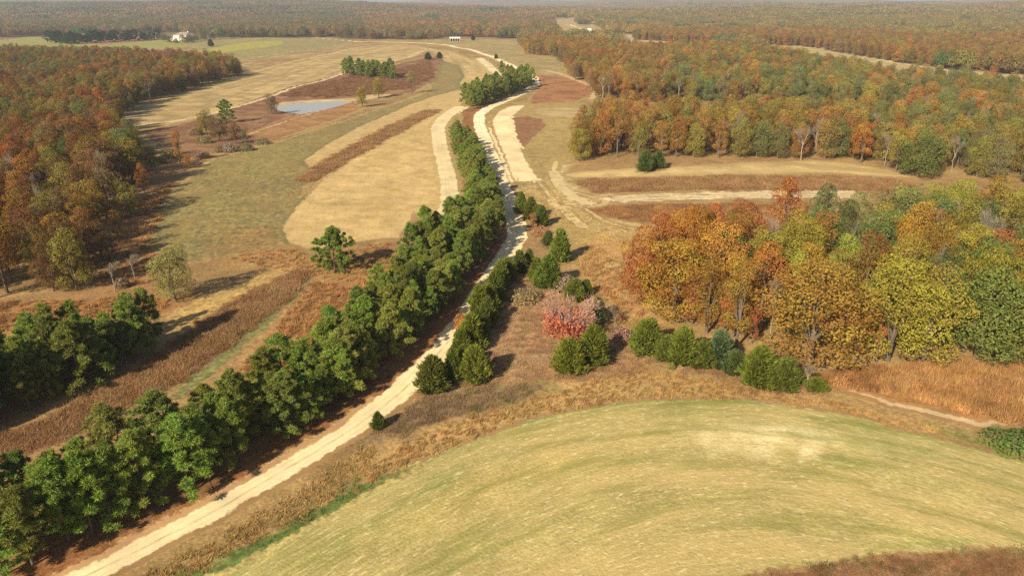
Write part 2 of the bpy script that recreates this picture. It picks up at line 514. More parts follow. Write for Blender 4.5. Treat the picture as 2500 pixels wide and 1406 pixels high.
region('tan_strip', 'long tan mown terrace strip under the wood edge', M_TANFIELD, (0.47, 0.34, 0.15),
       poly=[(1366, 426), (1420, 420), (1640, 408), (1900, 396), (1990, 392), (2080, 400), (2160, 416), (2235, 432), (2180, 432), (2080, 424), (2000, 420), (1800, 426), (1600, 431), (1400, 433)],
       guide=[(1370, 428), (1900, 405), (2230, 432)], edge=0.6)
region('brush_ground', 'russet ground under the long brush terrace', M_GROUND, (0.24, 0.13, 0.065),
       poly=[(1405, 440), (1600, 434), (1900, 430), (2050, 428), (2200, 438), (2260, 450), (2200, 468), (1980, 464), (1700, 464), (1450, 472)])
region('rocky_strip', 'whitish rocky bare strip below the brush terrace', M_ROCKY, (0.60, 0.465, 0.265),
       poly=[(1478, 486), (1520, 476), (1700, 470), (1900, 465), (2090, 466), (2090, 484), (1900, 485), (1700, 487), (1520, 494)], guide=[(1480, 486), (2090, 474)], edge=1.6)
region('brush_ground', 'russet grass strip below the rocky strip', M_GROUND, (0.29, 0.155, 0.065),
       poly=[(1440, 512), (1480, 502), (1640, 497), (1800, 496), (1900, 500), (1800, 540), (1640, 548), (1540, 540), (1480, 528)], c2=(0.22, 0.12, 0.055))
for ln, wd, lb in (([(1358, 395), (1350, 420), (1362, 450), (1395, 478), (1420, 492)], 1.6, 'twin wheel rut curving down to the turning loop'),
                   ([(1420, 489), (1370, 484), (1342, 490), (1345, 500), (1380, 508), (1420, 502), (1455, 494)], 0.9, 'pale looping wheel rut where tractors turn'),
                   ([(1312, 440), (1340, 475), (1368, 506), (1410, 545), (1425, 555)], 0.9, 'faint wheel rut through the dry grass'),
                   ([(1430, 510), (1470, 538), (1530, 556), (1600, 562)], 0.9, 'faint wheel rut leading to the oak wood'),
                   ([(1405, 470), (1450, 482), (1480, 486)], 1.1, 'pale wheel rut joining the rocky strip to the loop'),
                   ([(1352, 420), (1368, 455), (1400, 482), (1440, 496)], 0.8, 'inner wheel rut of the curving track'),
                   ([(1378, 508), (1398, 530), (1424, 552)], 0.8, 'short wheel rut cutting below the loop'),
                   ([(1485, 648), (1530, 640), (1560, 632)], 2.2, 'pale worn patch of path by the oak wood')):
    region('wheel_rut', lb, M_TRACK, (0.52, 0.40, 0.205), line=ln, w=[wd] * len(ln), edge=0.4)
region('tall_grass_ground', 'orange brown ground under the broomsedge by the oak wood', M_GROUND, C_ORANGE,
       poly=[(1960, 920), (2060, 905), (2250, 890), (2500, 890), (2800, 900), (2800, 1060), (2500, 1040), (2400, 1030), (2250, 985), (2080, 960)], c2=(0.33, 0.17, 0.06))
region('dirt_track', 'thin sandy path between the broomsedge and the wheat', M_TRACK, (0.52, 0.37, 0.20),
       line=[(2080, 950), (2180, 984), (2260, 1002), (2320, 1018), (2390, 1034), (2450, 1038)], w=[0.6, 1.0, 1.3, 1.5, 1.0, 0.7])
region('road_verge', 'reddish pine needle verge along the gravel road', M_GROUND, (0.27, 0.125, 0.05),
       line=[(-60, 1500), (150, 1385), (330, 1295), (480, 1220), (640, 1130), (760, 1055), (860, 985), (950, 915), (1050, 810), (1130, 700), (1190, 615), (1225, 560), (1215, 470), (1180, 390), (1150, 310), (1150, 270), (1230, 225), (1290, 200)],
       w=[7, 7, 7, 7, 7, 7, 7, 7, 8, 8, 8, 8, 8, 8, 8, 8, 8, 6], c2=(0.19, 0.10, 0.045))
region('gravel_shoulder', 'stony pinkish shoulder of the gravel road', M_GROUND, (0.44, 0.27, 0.13),
       line=[(-100, 1536), (180, 1390), (340, 1310), (500, 1228), (640, 1146), (750, 1078), (840, 1022), (900, 980)], w=[1.6, 1.7, 1.7, 1.6, 1.5, 1.3, 1.2, 0.8], edge=0.8)
region('gravel_road', 'pale cream gravel road winding past the pines to the far farm', M_ROAD, C_GRAVEL, line=ROAD, w=ROAD_W, edge=0.55)
region('green_path', 'narrow green grass path along the russet brush strip', M_MEADOW, (0.17, 0.18, 0.065),
       line=[(752, 672), (720, 705), (680, 748), (630, 800), (575, 850), (520, 900), (440, 960)], w=[1.4, 2.0, 2.3, 2.6, 2.6, 2.2, 1.6], edge=0.7)
region('tan_strip', 'golden dry grass strip beside the lone olive oak', M_MEADOW, (0.42, 0.28, 0.10),
       poly=[(400, 775), (470, 735), (560, 700), (640, 668), (700, 650), (705, 660), (620, 712), (540, 760), (470, 795), (415, 800)], guide=[(400, 790), (700, 655)])
region('brush_ground', 'russet ground under the brush strip between the pine belts', M_GROUND, (0.24, 0.13, 0.065),
       line=[(730, 665), (640, 735), (540, 805), (420, 895), (280, 975), (140, 1045), (0, 1095), (-160, 1160)], w=[5, 8, 9.5, 9.5, 9, 8, 7, 7])
region('wheat_field', 'broad straw and green winter wheat field with curved rows', M_WHEAT, C_WHEAT,
       poly=WHEAT_EDGE + [(2900, 1340), (2500, 1338), (2330, 1340), (2150, 1352), (1990, 1378), (1880, 1392), (1800, 1410), (1700, 1470), (1500, 1600), (300, 1700)], guide=WHEAT_EDGE, edge=0.6)

region('far_clearing', 'tan clearing of small fields among the far woods', M_TANFIELD, (0.40, 0.29, 0.14),
       poly=[(1325, 44), (1400, 40), (1520, 42), (1540, 110), (1460, 108), (1400, 104), (1325, 96)], guide=[(1340, 60), (1500, 60)], c2=(0.33, 0.26, 0.12))
region('far_clearing', 'pale strip of field among the orange far woods', M_TANFIELD, (0.46, 0.34, 0.18),
       poly=[(1500, 76), (1540, 84), (1680, 88), (1770, 92), (1770, 106), (1640, 106), (1500, 102)])
region('far_clearing', 'small pale field lost in the hazy woods', M_TANFIELD, (0.46, 0.34, 0.18), poly=[(1690, 58), (1790, 56), (1780, 76), (1680, 78)])
region('far_clearing', 'tan gap in front of the far orange wood', M_TANFIELD, (0.43, 0.31, 0.15), poly=[(1830, 96), (1975, 96), (2010, 122), (1940, 142), (1830, 126)])
region('far_clearing', 'long tan strip below the far orange wood', M_TANFIELD, (0.42, 0.31, 0.14), poly=[(1920, 108), (2030, 120), (2180, 148), (2320, 170), (2500, 184), (2800, 212), (2800, 238), (2500, 218), (2300, 200), (2080, 174), (1930, 140)])
region('far_clearing', 'tan field patch far off in the eastern woods', M_TANFIELD, (0.40, 0.29, 0.14), poly=[(2370, 100), (2520, 102), (2520, 120), (2370, 118)])
region('far_clearing', 'pale far field in the hazy brown woods', M_TANFIELD, (0.42, 0.31, 0.16), poly=[(1010, 46), (1085, 45), (1085, 60), (1010, 60)])
region('dirt_track', 'pale track crossing the far clearing', M_BARE, (0.60, 0.48, 0.28), line=[(1390, 60), (1410, 68), (1432, 80), (1455, 92)], w=[9, 9, 9, 9])
region('dirt_track', 'pale lane along the strip below the far orange wood', M_BARE, (0.56, 0.43, 0.24), line=[(2140, 146), (2250, 162), (2340, 175), (2420, 182), (2520, 190)], w=[5] * 5)

region('green_strip', 'dark green grass strip along the wheat field edge by the road', M_MEADOW, (0.105, 0.142, 0.038),
       line=[(330, 1462), (450, 1405), (560, 1362), (700, 1298), (800, 1240), (880, 1196), (960, 1158), (1010, 1136)], w=[2.4, 2.2, 2.0, 2.0, 1.8, 1.6, 1.0, 0.5], edge=0.8)

# soft colour washes of the vegetation: (name of region, polygon in the photograph, feather m, colour, strength)
WASH = [
    ('ground', [(960, 590), (1290, 560), (1330, 700), (1250, 830), (1150, 980), (980, 1060), (960, 1030), (1080, 900)], 4, (0.30, 0.18, 0.09), 0.9),
    ('ground', [(1200, 700), (1300, 680), (1500, 760), (1540, 880), (1400, 940), (1200, 960), (1160, 880)], 4, (0.36, 0.215, 0.105), 0.9),
    ('ground', [(1250, 440), (1560, 460), (1540, 640), (1500, 720), (1560, 790), (1450, 740), (1400, 620), (1330, 540)], 6, (0.36, 0.255, 0.10), 0.85),
    ('ground', [(1240, 250), (1430, 250), (1400, 420), (1380, 500), (1320, 450), (1280, 360)], 6, (0.345, 0.25, 0.095), 0.9),
    ('ground', [(1480, 560), (1540, 600), (1520, 720), (1640, 800), (1580, 800), (1470, 700), (1440, 600)], 4, (0.45, 0.25, 0.10), 0.85),
    ('ground', [(830, 1130), (1000, 1020), (1200, 960), (1500, 900), (1800, 930), (2060, 985), (2400, 1080), (2200, 1050), (1900, 985), (1600, 972), (1300, 1020), (1000, 1140), (820, 1230)], 2.0, (0.40, 0.255, 0.10), 0.85),
    ('ground', [(840, 1090), (960, 1010), (1100, 960), (1250, 950), (1200, 1000), (1020, 1050), (900, 1110)], 2.5, (0.22, 0.145, 0.075), 0.9),
    ('ground', [(300, 1420), (560, 1290), (800, 1140), (880, 1110), (860, 1180), (640, 1330), (440, 1430)], 1.5, (0.24, 0.16, 0.065), 0.9),
    ('ground', [(400, 1430), (600, 1325), (760, 1232), (880, 1160), (920, 1180), (780, 1285), (640, 1365), (500, 1440)], 0.9, (0.09, 0.14, 0.04), 0.95),
    ('ground', [(2250, 1040), (2500, 1080), (2700, 1100), (2700, 1150), (2500, 1130), (2350, 1085)], 2.0, (0.16, 0.19, 0.05), 0.8),
    ('ground', [(1190, 950), (1330, 925), (1360, 950), (1240, 990), (1180, 985)], 3, (0.15, 0.14, 0.05), 0.7),
    ('ground', [(1760, 1440), (1900, 1395), (2150, 1356), (2500, 1342), (2900, 1340), (2900, 1500), (1700, 1500)], 1.0, (0.22, 0.12, 0.06), 0.9),
    ('ground', [(480, 640), (700, 600), (760, 620), (930, 600), (980, 590), (960, 700), (850, 760), (700, 920), (560, 960), (640, 800), (760, 680), (640, 650)], 4, (0.30, 0.165, 0.065), 0.9),
    ('ground', [(-100, 730), (150, 730), (400, 735), (560, 690), (470, 740), (380, 790), (200, 790), (0, 830), (-200, 850)], 3, (0.28, 0.145, 0.055), 0.9),
    ('ground', [(210, 700), (330, 480), (400, 440), (440, 460), (390, 540), (360, 610), (400, 650), (350, 720), (240, 740)], 5, (0.29, 0.15, 0.06), 0.8),
    ('ground', [(330, 420), (420, 390), (560, 380), (680, 345), (560, 372), (480, 400), (400, 440), (330, 470)], 8, (0.34, 0.17, 0.07), 0.8),
    ('ground', [(1380, 395), (1700, 385), (1960, 380), (2200, 420), (2500, 450), (2500, 480), (2240, 440), (1980, 395), (1640, 408), (1380, 428)], 5, (0.30, 0.18, 0.08), 0.8),
    ('ground', [(1345, 400), (1375, 395), (1385, 440), (1430, 475), (1500, 478), (1510, 498), (1440, 512), (1370, 520), (1330, 500), (1345, 460)], 3.0, (0.52, 0.40, 0.21), 0.75),
    ('ground', [(1400, 515), (1500, 520), (1620, 555), (1600, 580), (1480, 570), (1410, 550)], 3.0, (0.46, 0.345, 0.165), 0.6),
    ('ground', [(1225, 455), (1330, 450), (1340, 490), (1290, 470), (1240, 470)], 2.0, (0.50, 0.38, 0.20), 0.6),
    ('meadow', [(560, 560), (680, 560), (700, 600), (600, 620), (520, 620)], 5, (0.27, 0.155, 0.06), 0.6),
    ('meadow', [(420, 520), (520, 440), (600, 470), (560, 560), (420, 600)], 9, (0.235, 0.20, 0.07), 0.6),
    ('meadow', [(520, 392), (620, 365), (760, 330), (740, 390), (700, 430), (560, 440)], 9, (0.26, 0.215, 0.075), 0.6),
    ('meadow', [(900, 275), (1060, 220), (1090, 150), (1140, 180), (1120, 215), (900, 300)], 14, (0.27, 0.205, 0.09), 0.7),
    ('wheat_field', [(1790, 1045), (1930, 1022), (2080, 1030), (2200, 1058), (2270, 1085), (2120, 1084), (1960, 1088), (1780, 1088), (1740, 1072)], 4, (0.84, 0.72, 0.40), 1.0),
    ('wheat_field', [(2000, 1118), (2160, 1102), (2290, 1106), (2240, 1125), (2100, 1140), (1980, 1135)], 2.0, (0.19, 0.22, 0.055), 0.8),
    ('wheat_field', [(1860, 1165), (1960, 1145), (1990, 1155), (1900, 1190), (1850, 1190)], 1.5, (0.20, 0.23, 0.06), 0.7),
    ('wheat_field', [(1280, 1200), (1480, 1150), (1560, 1180), (1380, 1240), (1240, 1290)], 3.0, (0.25, 0.245, 0.07), 0.6),
    ('wheat_field', [(1050, 1320), (1220, 1270), (1250, 1310), (1100, 1380)], 3.0, (0.22, 0.235, 0.065), 0.5),
    ('wheat_field', [(900, 1180), (1200, 1090), (1500, 1090), (1400, 1150), (1100, 1230), (800, 1370), (640, 1400)], 4.0, (0.46, 0.345, 0.11), 0.7),
    ('wheat_field', [(2150, 1120), (2420, 1120), (2500, 1230), (2300, 1210), (2000, 1270)], 5.0, (0.43, 0.36, 0.13), 0.6),
    ('wheat_field', [(1700, 1400), (1900, 1380), (2150, 1345), (2500, 1325), (2500, 1310), (2150, 1325), (1850, 1365), (1650, 1390)], 0.8, (0.20, 0.23, 0.06), 0.7),
    ('gravel_road', [(1160, 260), (1190, 262), (1180, 330), (1160, 320)], 3, (0.80, 0.70, 0.48), 0.8),
]

# ------------------------------------------------------------------ build the ground sheet: rings of growing size round the viewpoint's foot
def build_ground():
    az = np.concatenate([np.arange(-180, -47, 3.5), np.linspace(-46.5, 46.5, 860), np.arange(47.5, 180, 3.5)])
    az = np.radians(az)
    th = list(np.arange(89.0, 50, -2.0)) + list(np.arange(50, 0.9, -0.085))
    rs = [CAM_H / math.tan(R(t)) for t in th if CAM_H / math.tan(R(t)) < 330]
    while rs[-1] < 620: rs.append(rs[-1] + 2.6)
    while rs[-1] < 1120: rs.append(rs[-1] + 3.8)
    while rs[-1] < 12000: rs.append(rs[-1] * 1.018)
    rs = np.array(rs)
    nA, nR = len(az), len(rs)
    X = np.outer(rs, np.sin(az)).ravel(); Y = np.outer(rs, np.cos(az)).ravel()
    X = X + 0.001; Y = Y + 0.001
    Z = terrain(X, Y)
    i, j = np.meshgrid(np.arange(nR - 1), np.arange(nA), indexing='ij')
    j2 = (j + 1) % nA
    quads = np.stack([i * nA + j, i * nA + j2, (i + 1) * nA + j2, (i + 1) * nA + j], -1).reshape(-1, 4)[:, ::-1]
    # face centres, edges of regions made uneven by noise in metres
    FX = X[quads].mean(1); FY = Y[quads].mean(1)
    FR = np.hypot(FX, FY)
    rid = np.zeros(len(quads), np.int32); rund = np.zeros(len(quads), np.int32)

    def inside_by(rg, x, y):
        """metres inside the region's edge, the edge made uneven by noise"""
        r = np.hypot(x, y)
        a = (1.2 + r * 0.006) * rg['edge']
        qx = x + a * (fbm(x / 2.5, y / 2.5, 41, 3) - 0.5); qy = y + a * (fbm(x / 2.5, y / 2.5, 47, 3) - 0.5)
        if rg['poly']:
            d = seg_dist(qx, qy, np.vstack([rg['P'], rg['P'][:1]]))[0]
            return np.where(in_poly(qx, qy, rg['P']), d, -d)
        d, ac, al, wi = seg_dist(qx, qy, rg['P'])
        return np.interp(wi, np.arange(len(rg['P'])), np.array(rg['w'][:len(rg['P'])]) / 2) - d
    for k, rg in enumerate(REG, 1):
        P = Gs(rg['poly'] or rg['line']); rg['P'] = P
        x0, y0 = P.min(0) - 14; x1, y1 = P.max(0) + 14
        idx = np.nonzero((FX > x0) & (FX < x1) & (FY > y0) & (FY < y1))[0]
        if not len(idx): continue
        sd = inside_by(rg, FX[idx], FY[idx])
        m = idx[sd > -(0.55 + 0.004 * FR[idx])]
        rund[m] = np.where(rid[m] == k, rund[m], rid[m]); rid[m] = k
    base = dict(nm='ground', label='rough autumn ground of dry grass and leaf litter reaching the horizon', mat=M_GROUND,
                col=np.array((0.265, 0.165, 0.07)), c2=(0.335, 0.22, 0.09), guide=None, line=None)
    wash_by = {}
    for nm, poly, fe, c, st in WASH:
        wash_by.setdefault(nm, []).append((Gs(poly), fe, np.array(c), st))
    for k, rg in enumerate([base] + REG):
        fm = rid == k
        if not fm.any(): continue
        q = quads[fm]
        used, inv = np.unique(q, return_inverse=True)
        q = inv.reshape(-1, 4)
        x, y, z = X[used], Y[used], Z[used]
        me = mesh_np(rg['nm'], np.stack([x, y, z], -1), quads=q, mats=[rg['mat']], smooth=True)
        c = np.repeat(rg['col'][None], len(x), 0)
        if rg.get('c2') is not None:
            t = ss(0.42, 0.62, fbm(x / 9, y / 9, 61, 4))[:, None]
            c = c * (1 - t) + np.array(rg['c2']) * t
        for P, fe, wc, st in wash_by.get(rg['nm'], []):
            x0, y0 = P.min(0) - 3 * fe; x1, y1 = P.max(0) + 3 * fe
            idx = np.nonzero((x > x0) & (x < x1) & (y > y0) & (y < y1))[0]
            if not len(idx): continue
            xx = x[idx] + fe * 2.0 * (fbm(x[idx] / 3, y[idx] / 3, 71, 3) - 0.5); yy = y[idx] + fe * 2.0 * (fbm(x[idx] / 3, y[idx] / 3, 77, 3) - 0.5)
            d, _, _, _ = seg_dist(xx, yy, np.vstack([P, P[:1]]))
            sd = np.where(in_poly(xx, yy, P), d, -d)
            w = (ss(-fe, fe, sd) * st)[:, None]
            c[idx] = c[idx] * (1 - w) + wc * w
        if rg['nm'] == 'wheat_field':             # greener rim where the drill turned
            d, ac, al, wi = seg_dist(x, y, Gs(WHEAT_EDGE))
            g = (ss(9.0, 2.2, d + 3.0 * (fbm(x / 4, y / 4, 81, 3) - 0.5)) * 0.95)[:, None]
            c = c * (1 - g) + np.array((0.155, 0.205, 0.055)) * g
        if rg['nm'] == 'ground':                  # leaf litter under the woods and canopy colour far off
            r = np.hypot(x, y)
            f = ss(1000, 1600, r)[:, None]
            c = c * (1 - f) + np.array((0.17, 0.12, 0.06)) * f
        t = (0.86 + 0.28 * fbm(x / 5, y / 5, 91, 3))[:, None]
        c = np.clip(c * t, 0, 0.9)
        if k == 0:
            sdv = np.full(len(x), 10.0); uc = c
        else:
            sdv = inside_by(rg, x, y)
            cols = np.array([base['col']] + [g_['col'] for g_ in REG])
            uid = np.zeros(len(x), np.int32); uid[q.ravel()] = np.repeat(rund[fm], 4)
            uc = cols[uid]
            n0 = uid == 0
            far = ss(150, 230, np.hypot(x, y))[:, None]
            uc = np.where(n0[:, None], np.array((0.30, 0.185, 0.08)) * (1 - far) + np.array((0.335, 0.24, 0.095)) * far, uc)
        at = me.attributes.new('edge_in', 'FLOAT', 'POINT'); at.data.foreach_set('value', sdv.astype(np.float32))
        at = me.attributes.new('Under', 'FLOAT_COLOR', 'POINT')
        at.data.foreach_set('color', np.concatenate([uc, np.ones((len(uc), 1))], 1).astype(np.float32).ravel())
        at = me.attributes.new('Col', 'FLOAT_COLOR', 'POINT')
        at.data.foreach_set('color', np.concatenate([c, np.ones((len(c), 1))], 1).astype(np.float32).ravel())
        if rg['nm'] == 'wheat_field':             # rows follow one smooth curve parallel to the upper edge
            E = Gs(WHEAT_EDGE[1:-1]); cf = np.polyfit(E[:, 0], E[:, 1], 2)
            gw = np.stack([x, (y - np.polyval(cf, x)) / np.sqrt(1 + (2 * cf[0] * x + cf[1]) ** 2) ** 0.6, z], -1)
        gl = Gs(rg['guide']) if rg.get('guide') else (rg['P'] if rg.get('line') else None)
        if rg['nm'] == 'wheat_field':
            gv = gw
        elif gl is not None:
            d, ac, al, wi = seg_dist(x, y, gl)
            gv = np.stack([al, ac, z], -1)
        else:
            gv = np.stack([x, y, z], -1)
        at = me.attributes.new('guide', 'FLOAT_VECTOR', 'POINT')
        at.data.foreach_set('vector', gv.astype(np.float32).ravel())
        o = obj(rg['nm'], me)
        tag(o, rg['label'], kind='structure')


build_ground()

# pond water: one flat sheet that the bank runs down into
m_w, nt, out = new_mat('pond_water')
pos = nd(nt, 'ShaderNodeNewGeometry').outputs['Position']
b = nd(nt, 'ShaderNodeBump'); b.inputs['Strength'].default_value = 0.06; b.inputs['Distance'].default_value = 0.05
nt.links.new(noise(nt, pos, 0.9, 3), b.inputs['Height'])
p = nd(nt, 'ShaderNodeBsdfPrincipled')
p.inputs['Base Color'].default_value = (0.36, 0.35, 0.335, 1); p.inputs['Roughness'].default_value = 0.28
nt.links.new(b.outputs[0], p.inputs['Normal']); nt.links.new(p.outputs[0], out.inputs[0])
pw = (POND_W - PC) * 1.04 + PC
me = bpy.data.meshes.new('pond'); me.from_pydata([(x, y, POND_Z + 0.0) for x, y in pw], [], [list(range(len(pw)))]); me.materials.append(m_w)
if me.polygons[0].normal.z < 0: me.flip_normals()
tag(obj('pond', me), 'small grey blue pond in the russet hollow', kind='structure')


# ------------------------------------------------------------------ plant builders
def unit(v):
    return v / (np.linalg.norm(v, axis=-1, keepdims=True) + 1e-9)


def rdir(g, n):
    return unit(g.normal(size=(n, 3)))


def leaves(g, C, N, S, asp=0.62):
    n = len(C)
    N = unit(N)
    t = unit(np.cross(N, rdir(g, n)))
    b = np.cross(N, t)
    S = np.asarray(S)[:, None]
    V = np.stack([C + t * S * 0.5, C + b * S * 0.5 * asp, C - t * S * 0.5, C - b * S * 0.5 * asp], 1).reshape(-1, 3)
    return V, np.arange(4 * n).reshape(-1, 4)


def blades(g, C, D, L, Wd):
    """narrow triangles from C along D"""
    n = len(C)
    D = unit(D)
    s = unit(np.cross(D, rdir(g, n)))
    L = np.asarray(L).reshape(-1, 1) * np.ones((n, 1)); Wd = np.asarray(Wd).reshape(-1, 1) * np.ones((n, 1))
    V = np.stack([C + s * Wd * 0.5, C - s * Wd * 0.5, C + D * L], 1).reshape(-1, 3)
    return V, np.arange(3 * n).reshape(-1, 3)


def tube(pts, rad, sides=6):
    pts = np.asarray(pts, float); V = []; Q = []
    for i, p in enumerate(pts):
        d = pts[min(i + 1, len(pts) - 1)] - pts[max(i - 1, 0)]
        d = d / (np.linalg.norm(d) + 1e-9)
        a = np.cross(d, (0.31, 0.95, 0.02)); a /= np.linalg.norm(a) + 1e-9
        b = np.cross(d, a)
        for k in range(sides):
            w = 2 * math.pi * k / sides
            V.append(p + rad[i] * (a * math.cos(w) + b * math.sin(w)))
    for i in range(len(pts) - 1):
        for k in range(sides):
            k2 = (k + 1) % sides
            Q.append((i * sides + k, i * sides + k2, (i + 1) * sides + k2, (i + 1) * sides + k))
    return np.array(V), np.array(Q)


def merge(parts):
    V = []; Q = []; o = 0
    for v, q in parts:
        V.append(v); Q.append(q + o); o += len(v)
    return np.concatenate(V), np.concatenate(Q)


def broadleaf(seed, H, W, base, nleaf, ls, nlobe, fill=1.0, top=0.5, lobe=0.24):
    """-> trunk mesh, crown mesh: limbs to leafy lobes; leaves lie on the lobes with gaps between"""
    g = np.random.default_rng(seed)
    zc0 = H * base
    cz = zc0 + (H - zc0) * top; rz = (H - zc0) / 2; rw = W / 2
    L = []
    for k in range(nlobe):
        d = rdir(g, 1)[0]
        if d[2] < -0.75: d[2] *= -0.6
        rr = 0.36 + 0.50 * g.random()
        p = np.array([d[0] * rw * rr, d[1] * rw * rr, cz + d[2] * rz * rr * (1.0 if d[2] > 0 else 0.95)])
        L.append((p, rw * (lobe + 0.17 * g.random())))
    L.append((np.array([0, 0, cz + rz * 0.62]), rw * 0.42)); L.append((np.array([0, 0, cz]), rw * 0.5))
    if base < 0.15:
        for k in range(7):                        # low skirts that hide the stem
            a = k * 0.9 + g.random() * 0.5
            L.append((np.array([math.cos(a) * rw * 0.62, math.sin(a) * rw * 0.62, zc0 + H * (0.10 + 0.10 * g.random())]), rw * (0.26 + 0.12 * g.random())))
    P = np.array([l[0] for l in L]); RR = np.array([l[1] for l in L])
    wgt = RR ** 2 / (RR ** 2).sum()
    n = int(nleaf * 1.9)
    li = g.choice(len(L), n, p=wgt)
    d = rdir(g, n); d[:, 2] += 0.22; d = unit(d)
    C = P[li] + d * RR[li][:, None] * (0.78 + 0.32 * g.random((n, 1))) * np.array([1, 1, 0.82])
    dm = np.linalg.norm((C[:, None] - P[None]) / np.array([1, 1, 0.82]), axis=2) / RR[None]
    dm[np.arange(n), li] = 9
    keep = dm.min(1) > 0.72
    C = C[keep][:nleaf]; d = d[keep][:nleaf]; li = li[keep][:nleaf]
    low = C[:, 2] > max(0.25, zc0 * 0.7)
    C, d, li = C[low], d[low], li[low]
    if fill < 1:
        k = g.random(len(C)) < fill; C, d, li = C[k], d[k], li[k]
    N = d + 0.75 * g.normal(size=C.shape) * 0.7
    V, Q = leaves(g, C, N, ls * (0.7 + 0.6 * g.random(len(C))))
    lob = g.random(len(L))
    crown = mesh_np('broadleaf_crown', V, quads=Q, mats=[M_LEAF], fattr={'var': np.clip(0.55 * g.random(len(Q)) + 0.45 * lob[li], 0, 1), 'tv': lob[li]})
    parts = []
    tr = H * 0.016 + 0.06
    bend = g.normal(size=2) * H * 0.02
    parts.append(tube([(0, 0, -0.3), (bend[0] * 0.3, bend[1] * 0.3, zc0 * 0.6), (bend[0], bend[1], zc0 + rz * 0.5), (0, 0, cz + rz * 0.55)], [tr * 1.25, tr, tr * 0.7, tr * 0.2], 7))
    for k in g.permutation(nlobe)[:9]:
        z0 = zc0 * (0.7 + 0.3 * g.random()) + rz * 0.5 * g.random()
        p = P[k]; mid = np.array([p[0] * 0.45, p[1] * 0.45, (z0 + p[2]) / 2 + 0.2])
        parts.append(tube([(bend[0] * 0.6, bend[1] * 0.6, z0), mid, p], [tr * 0.45, tr * 0.3, tr * 0.08], 5))
    V, Q = merge(parts)
    return mesh_np('broadleaf_trunk', V, quads=Q, mats=[M_BARK], smooth=True), crown


def pine(seed, H, Rw, base, dens=1.0):
    g = np.random.default_rng(seed)
    z0 = H * base
    C = []; D = []; puff = []
    parts = [tube([(0, 0, -0.3), (0.05, 0.0, H * 0.4), (0, 0.05, H * 0.75), (0, 0, H * 0.97)], [0.16, 0.13, 0.08, 0.02], 6)]
    nb = int(40 * dens)
    for k in range(nb):
        t = (k + g.random()) / nb
        z = z0 + (H - z0) * t
        prof = math.sin(math.pi * min(1, 0.30 + 0.70 * t)) ** 0.8 if t < 0.98 else 0.12
        bl = Rw * max(0.16, prof) * (0.5 + 0.65 * g.random())
        a = k * 2.39996 + g.random() * 0.8
        lift = 0.10 + 0.45 * t + 0.2 * (g.random() - 0.5)
        e = np.array([math.cos(a) * bl, math.sin(a) * bl, bl * lift])
        o = np.array([0, 0, z])
        parts.append(tube([o, o + e * 0.5 + np.array([0, 0, -0.05]), o + e], [0.035, 0.022, 0.008], 3))
        npf = 2 if bl < 0.9 else 3
        for q in range(npf):
            f = 1.0 - 0.52 * q / npf + 0.08 * g.normal()
            puff.append((o + e * f + g.normal(size=3) * 0.18 * np.array([1, 1, 0.5]), 0.50 + 0.30 * g.random(), g.random(), e / (np.linalg.norm(e) + 1e-6)))
    puff.append((np.array([0, 0, H - 0.15]), 0.4, 0.7, np.array([0, 0, 1.0])))
    V = []; T = []; var = []; tvs = []; off = 0
    for c, r, pv, e in puff:
        n = int(130 * dens)
        d = unit((rdir(g, n) + 0.35 * e + np.array([0, 0, 0.35])) * np.array([1, 1, 0.75]))
        v, t = blades(g, c + d * r * (0.1 + 0.5 * g.random((n, 1))), d + 0.45 * g.normal(size=d.shape), r * (0.40 + 0.35 * g.random(n)), 0.085 + 0.05 * g.random(n))
        V.append(v); T.append(t + off); off += len(v)
        var.append(np.clip(0.5 * g.random(n) + 0.5 * pv, 0, 1)); tvs.append(np.full(n, pv))
    crown = mesh_np('pine_crown', np.concatenate(V), tris=np.concatenate(T), mats=[M_NEEDLE], fattr={'var': np.concatenate(var), 'tv': np.concatenate(tvs)})
    v, q = merge(parts)
    return mesh_np('pine_trunk', v, quads=q, mats=[M_BARK], smooth=True), crown


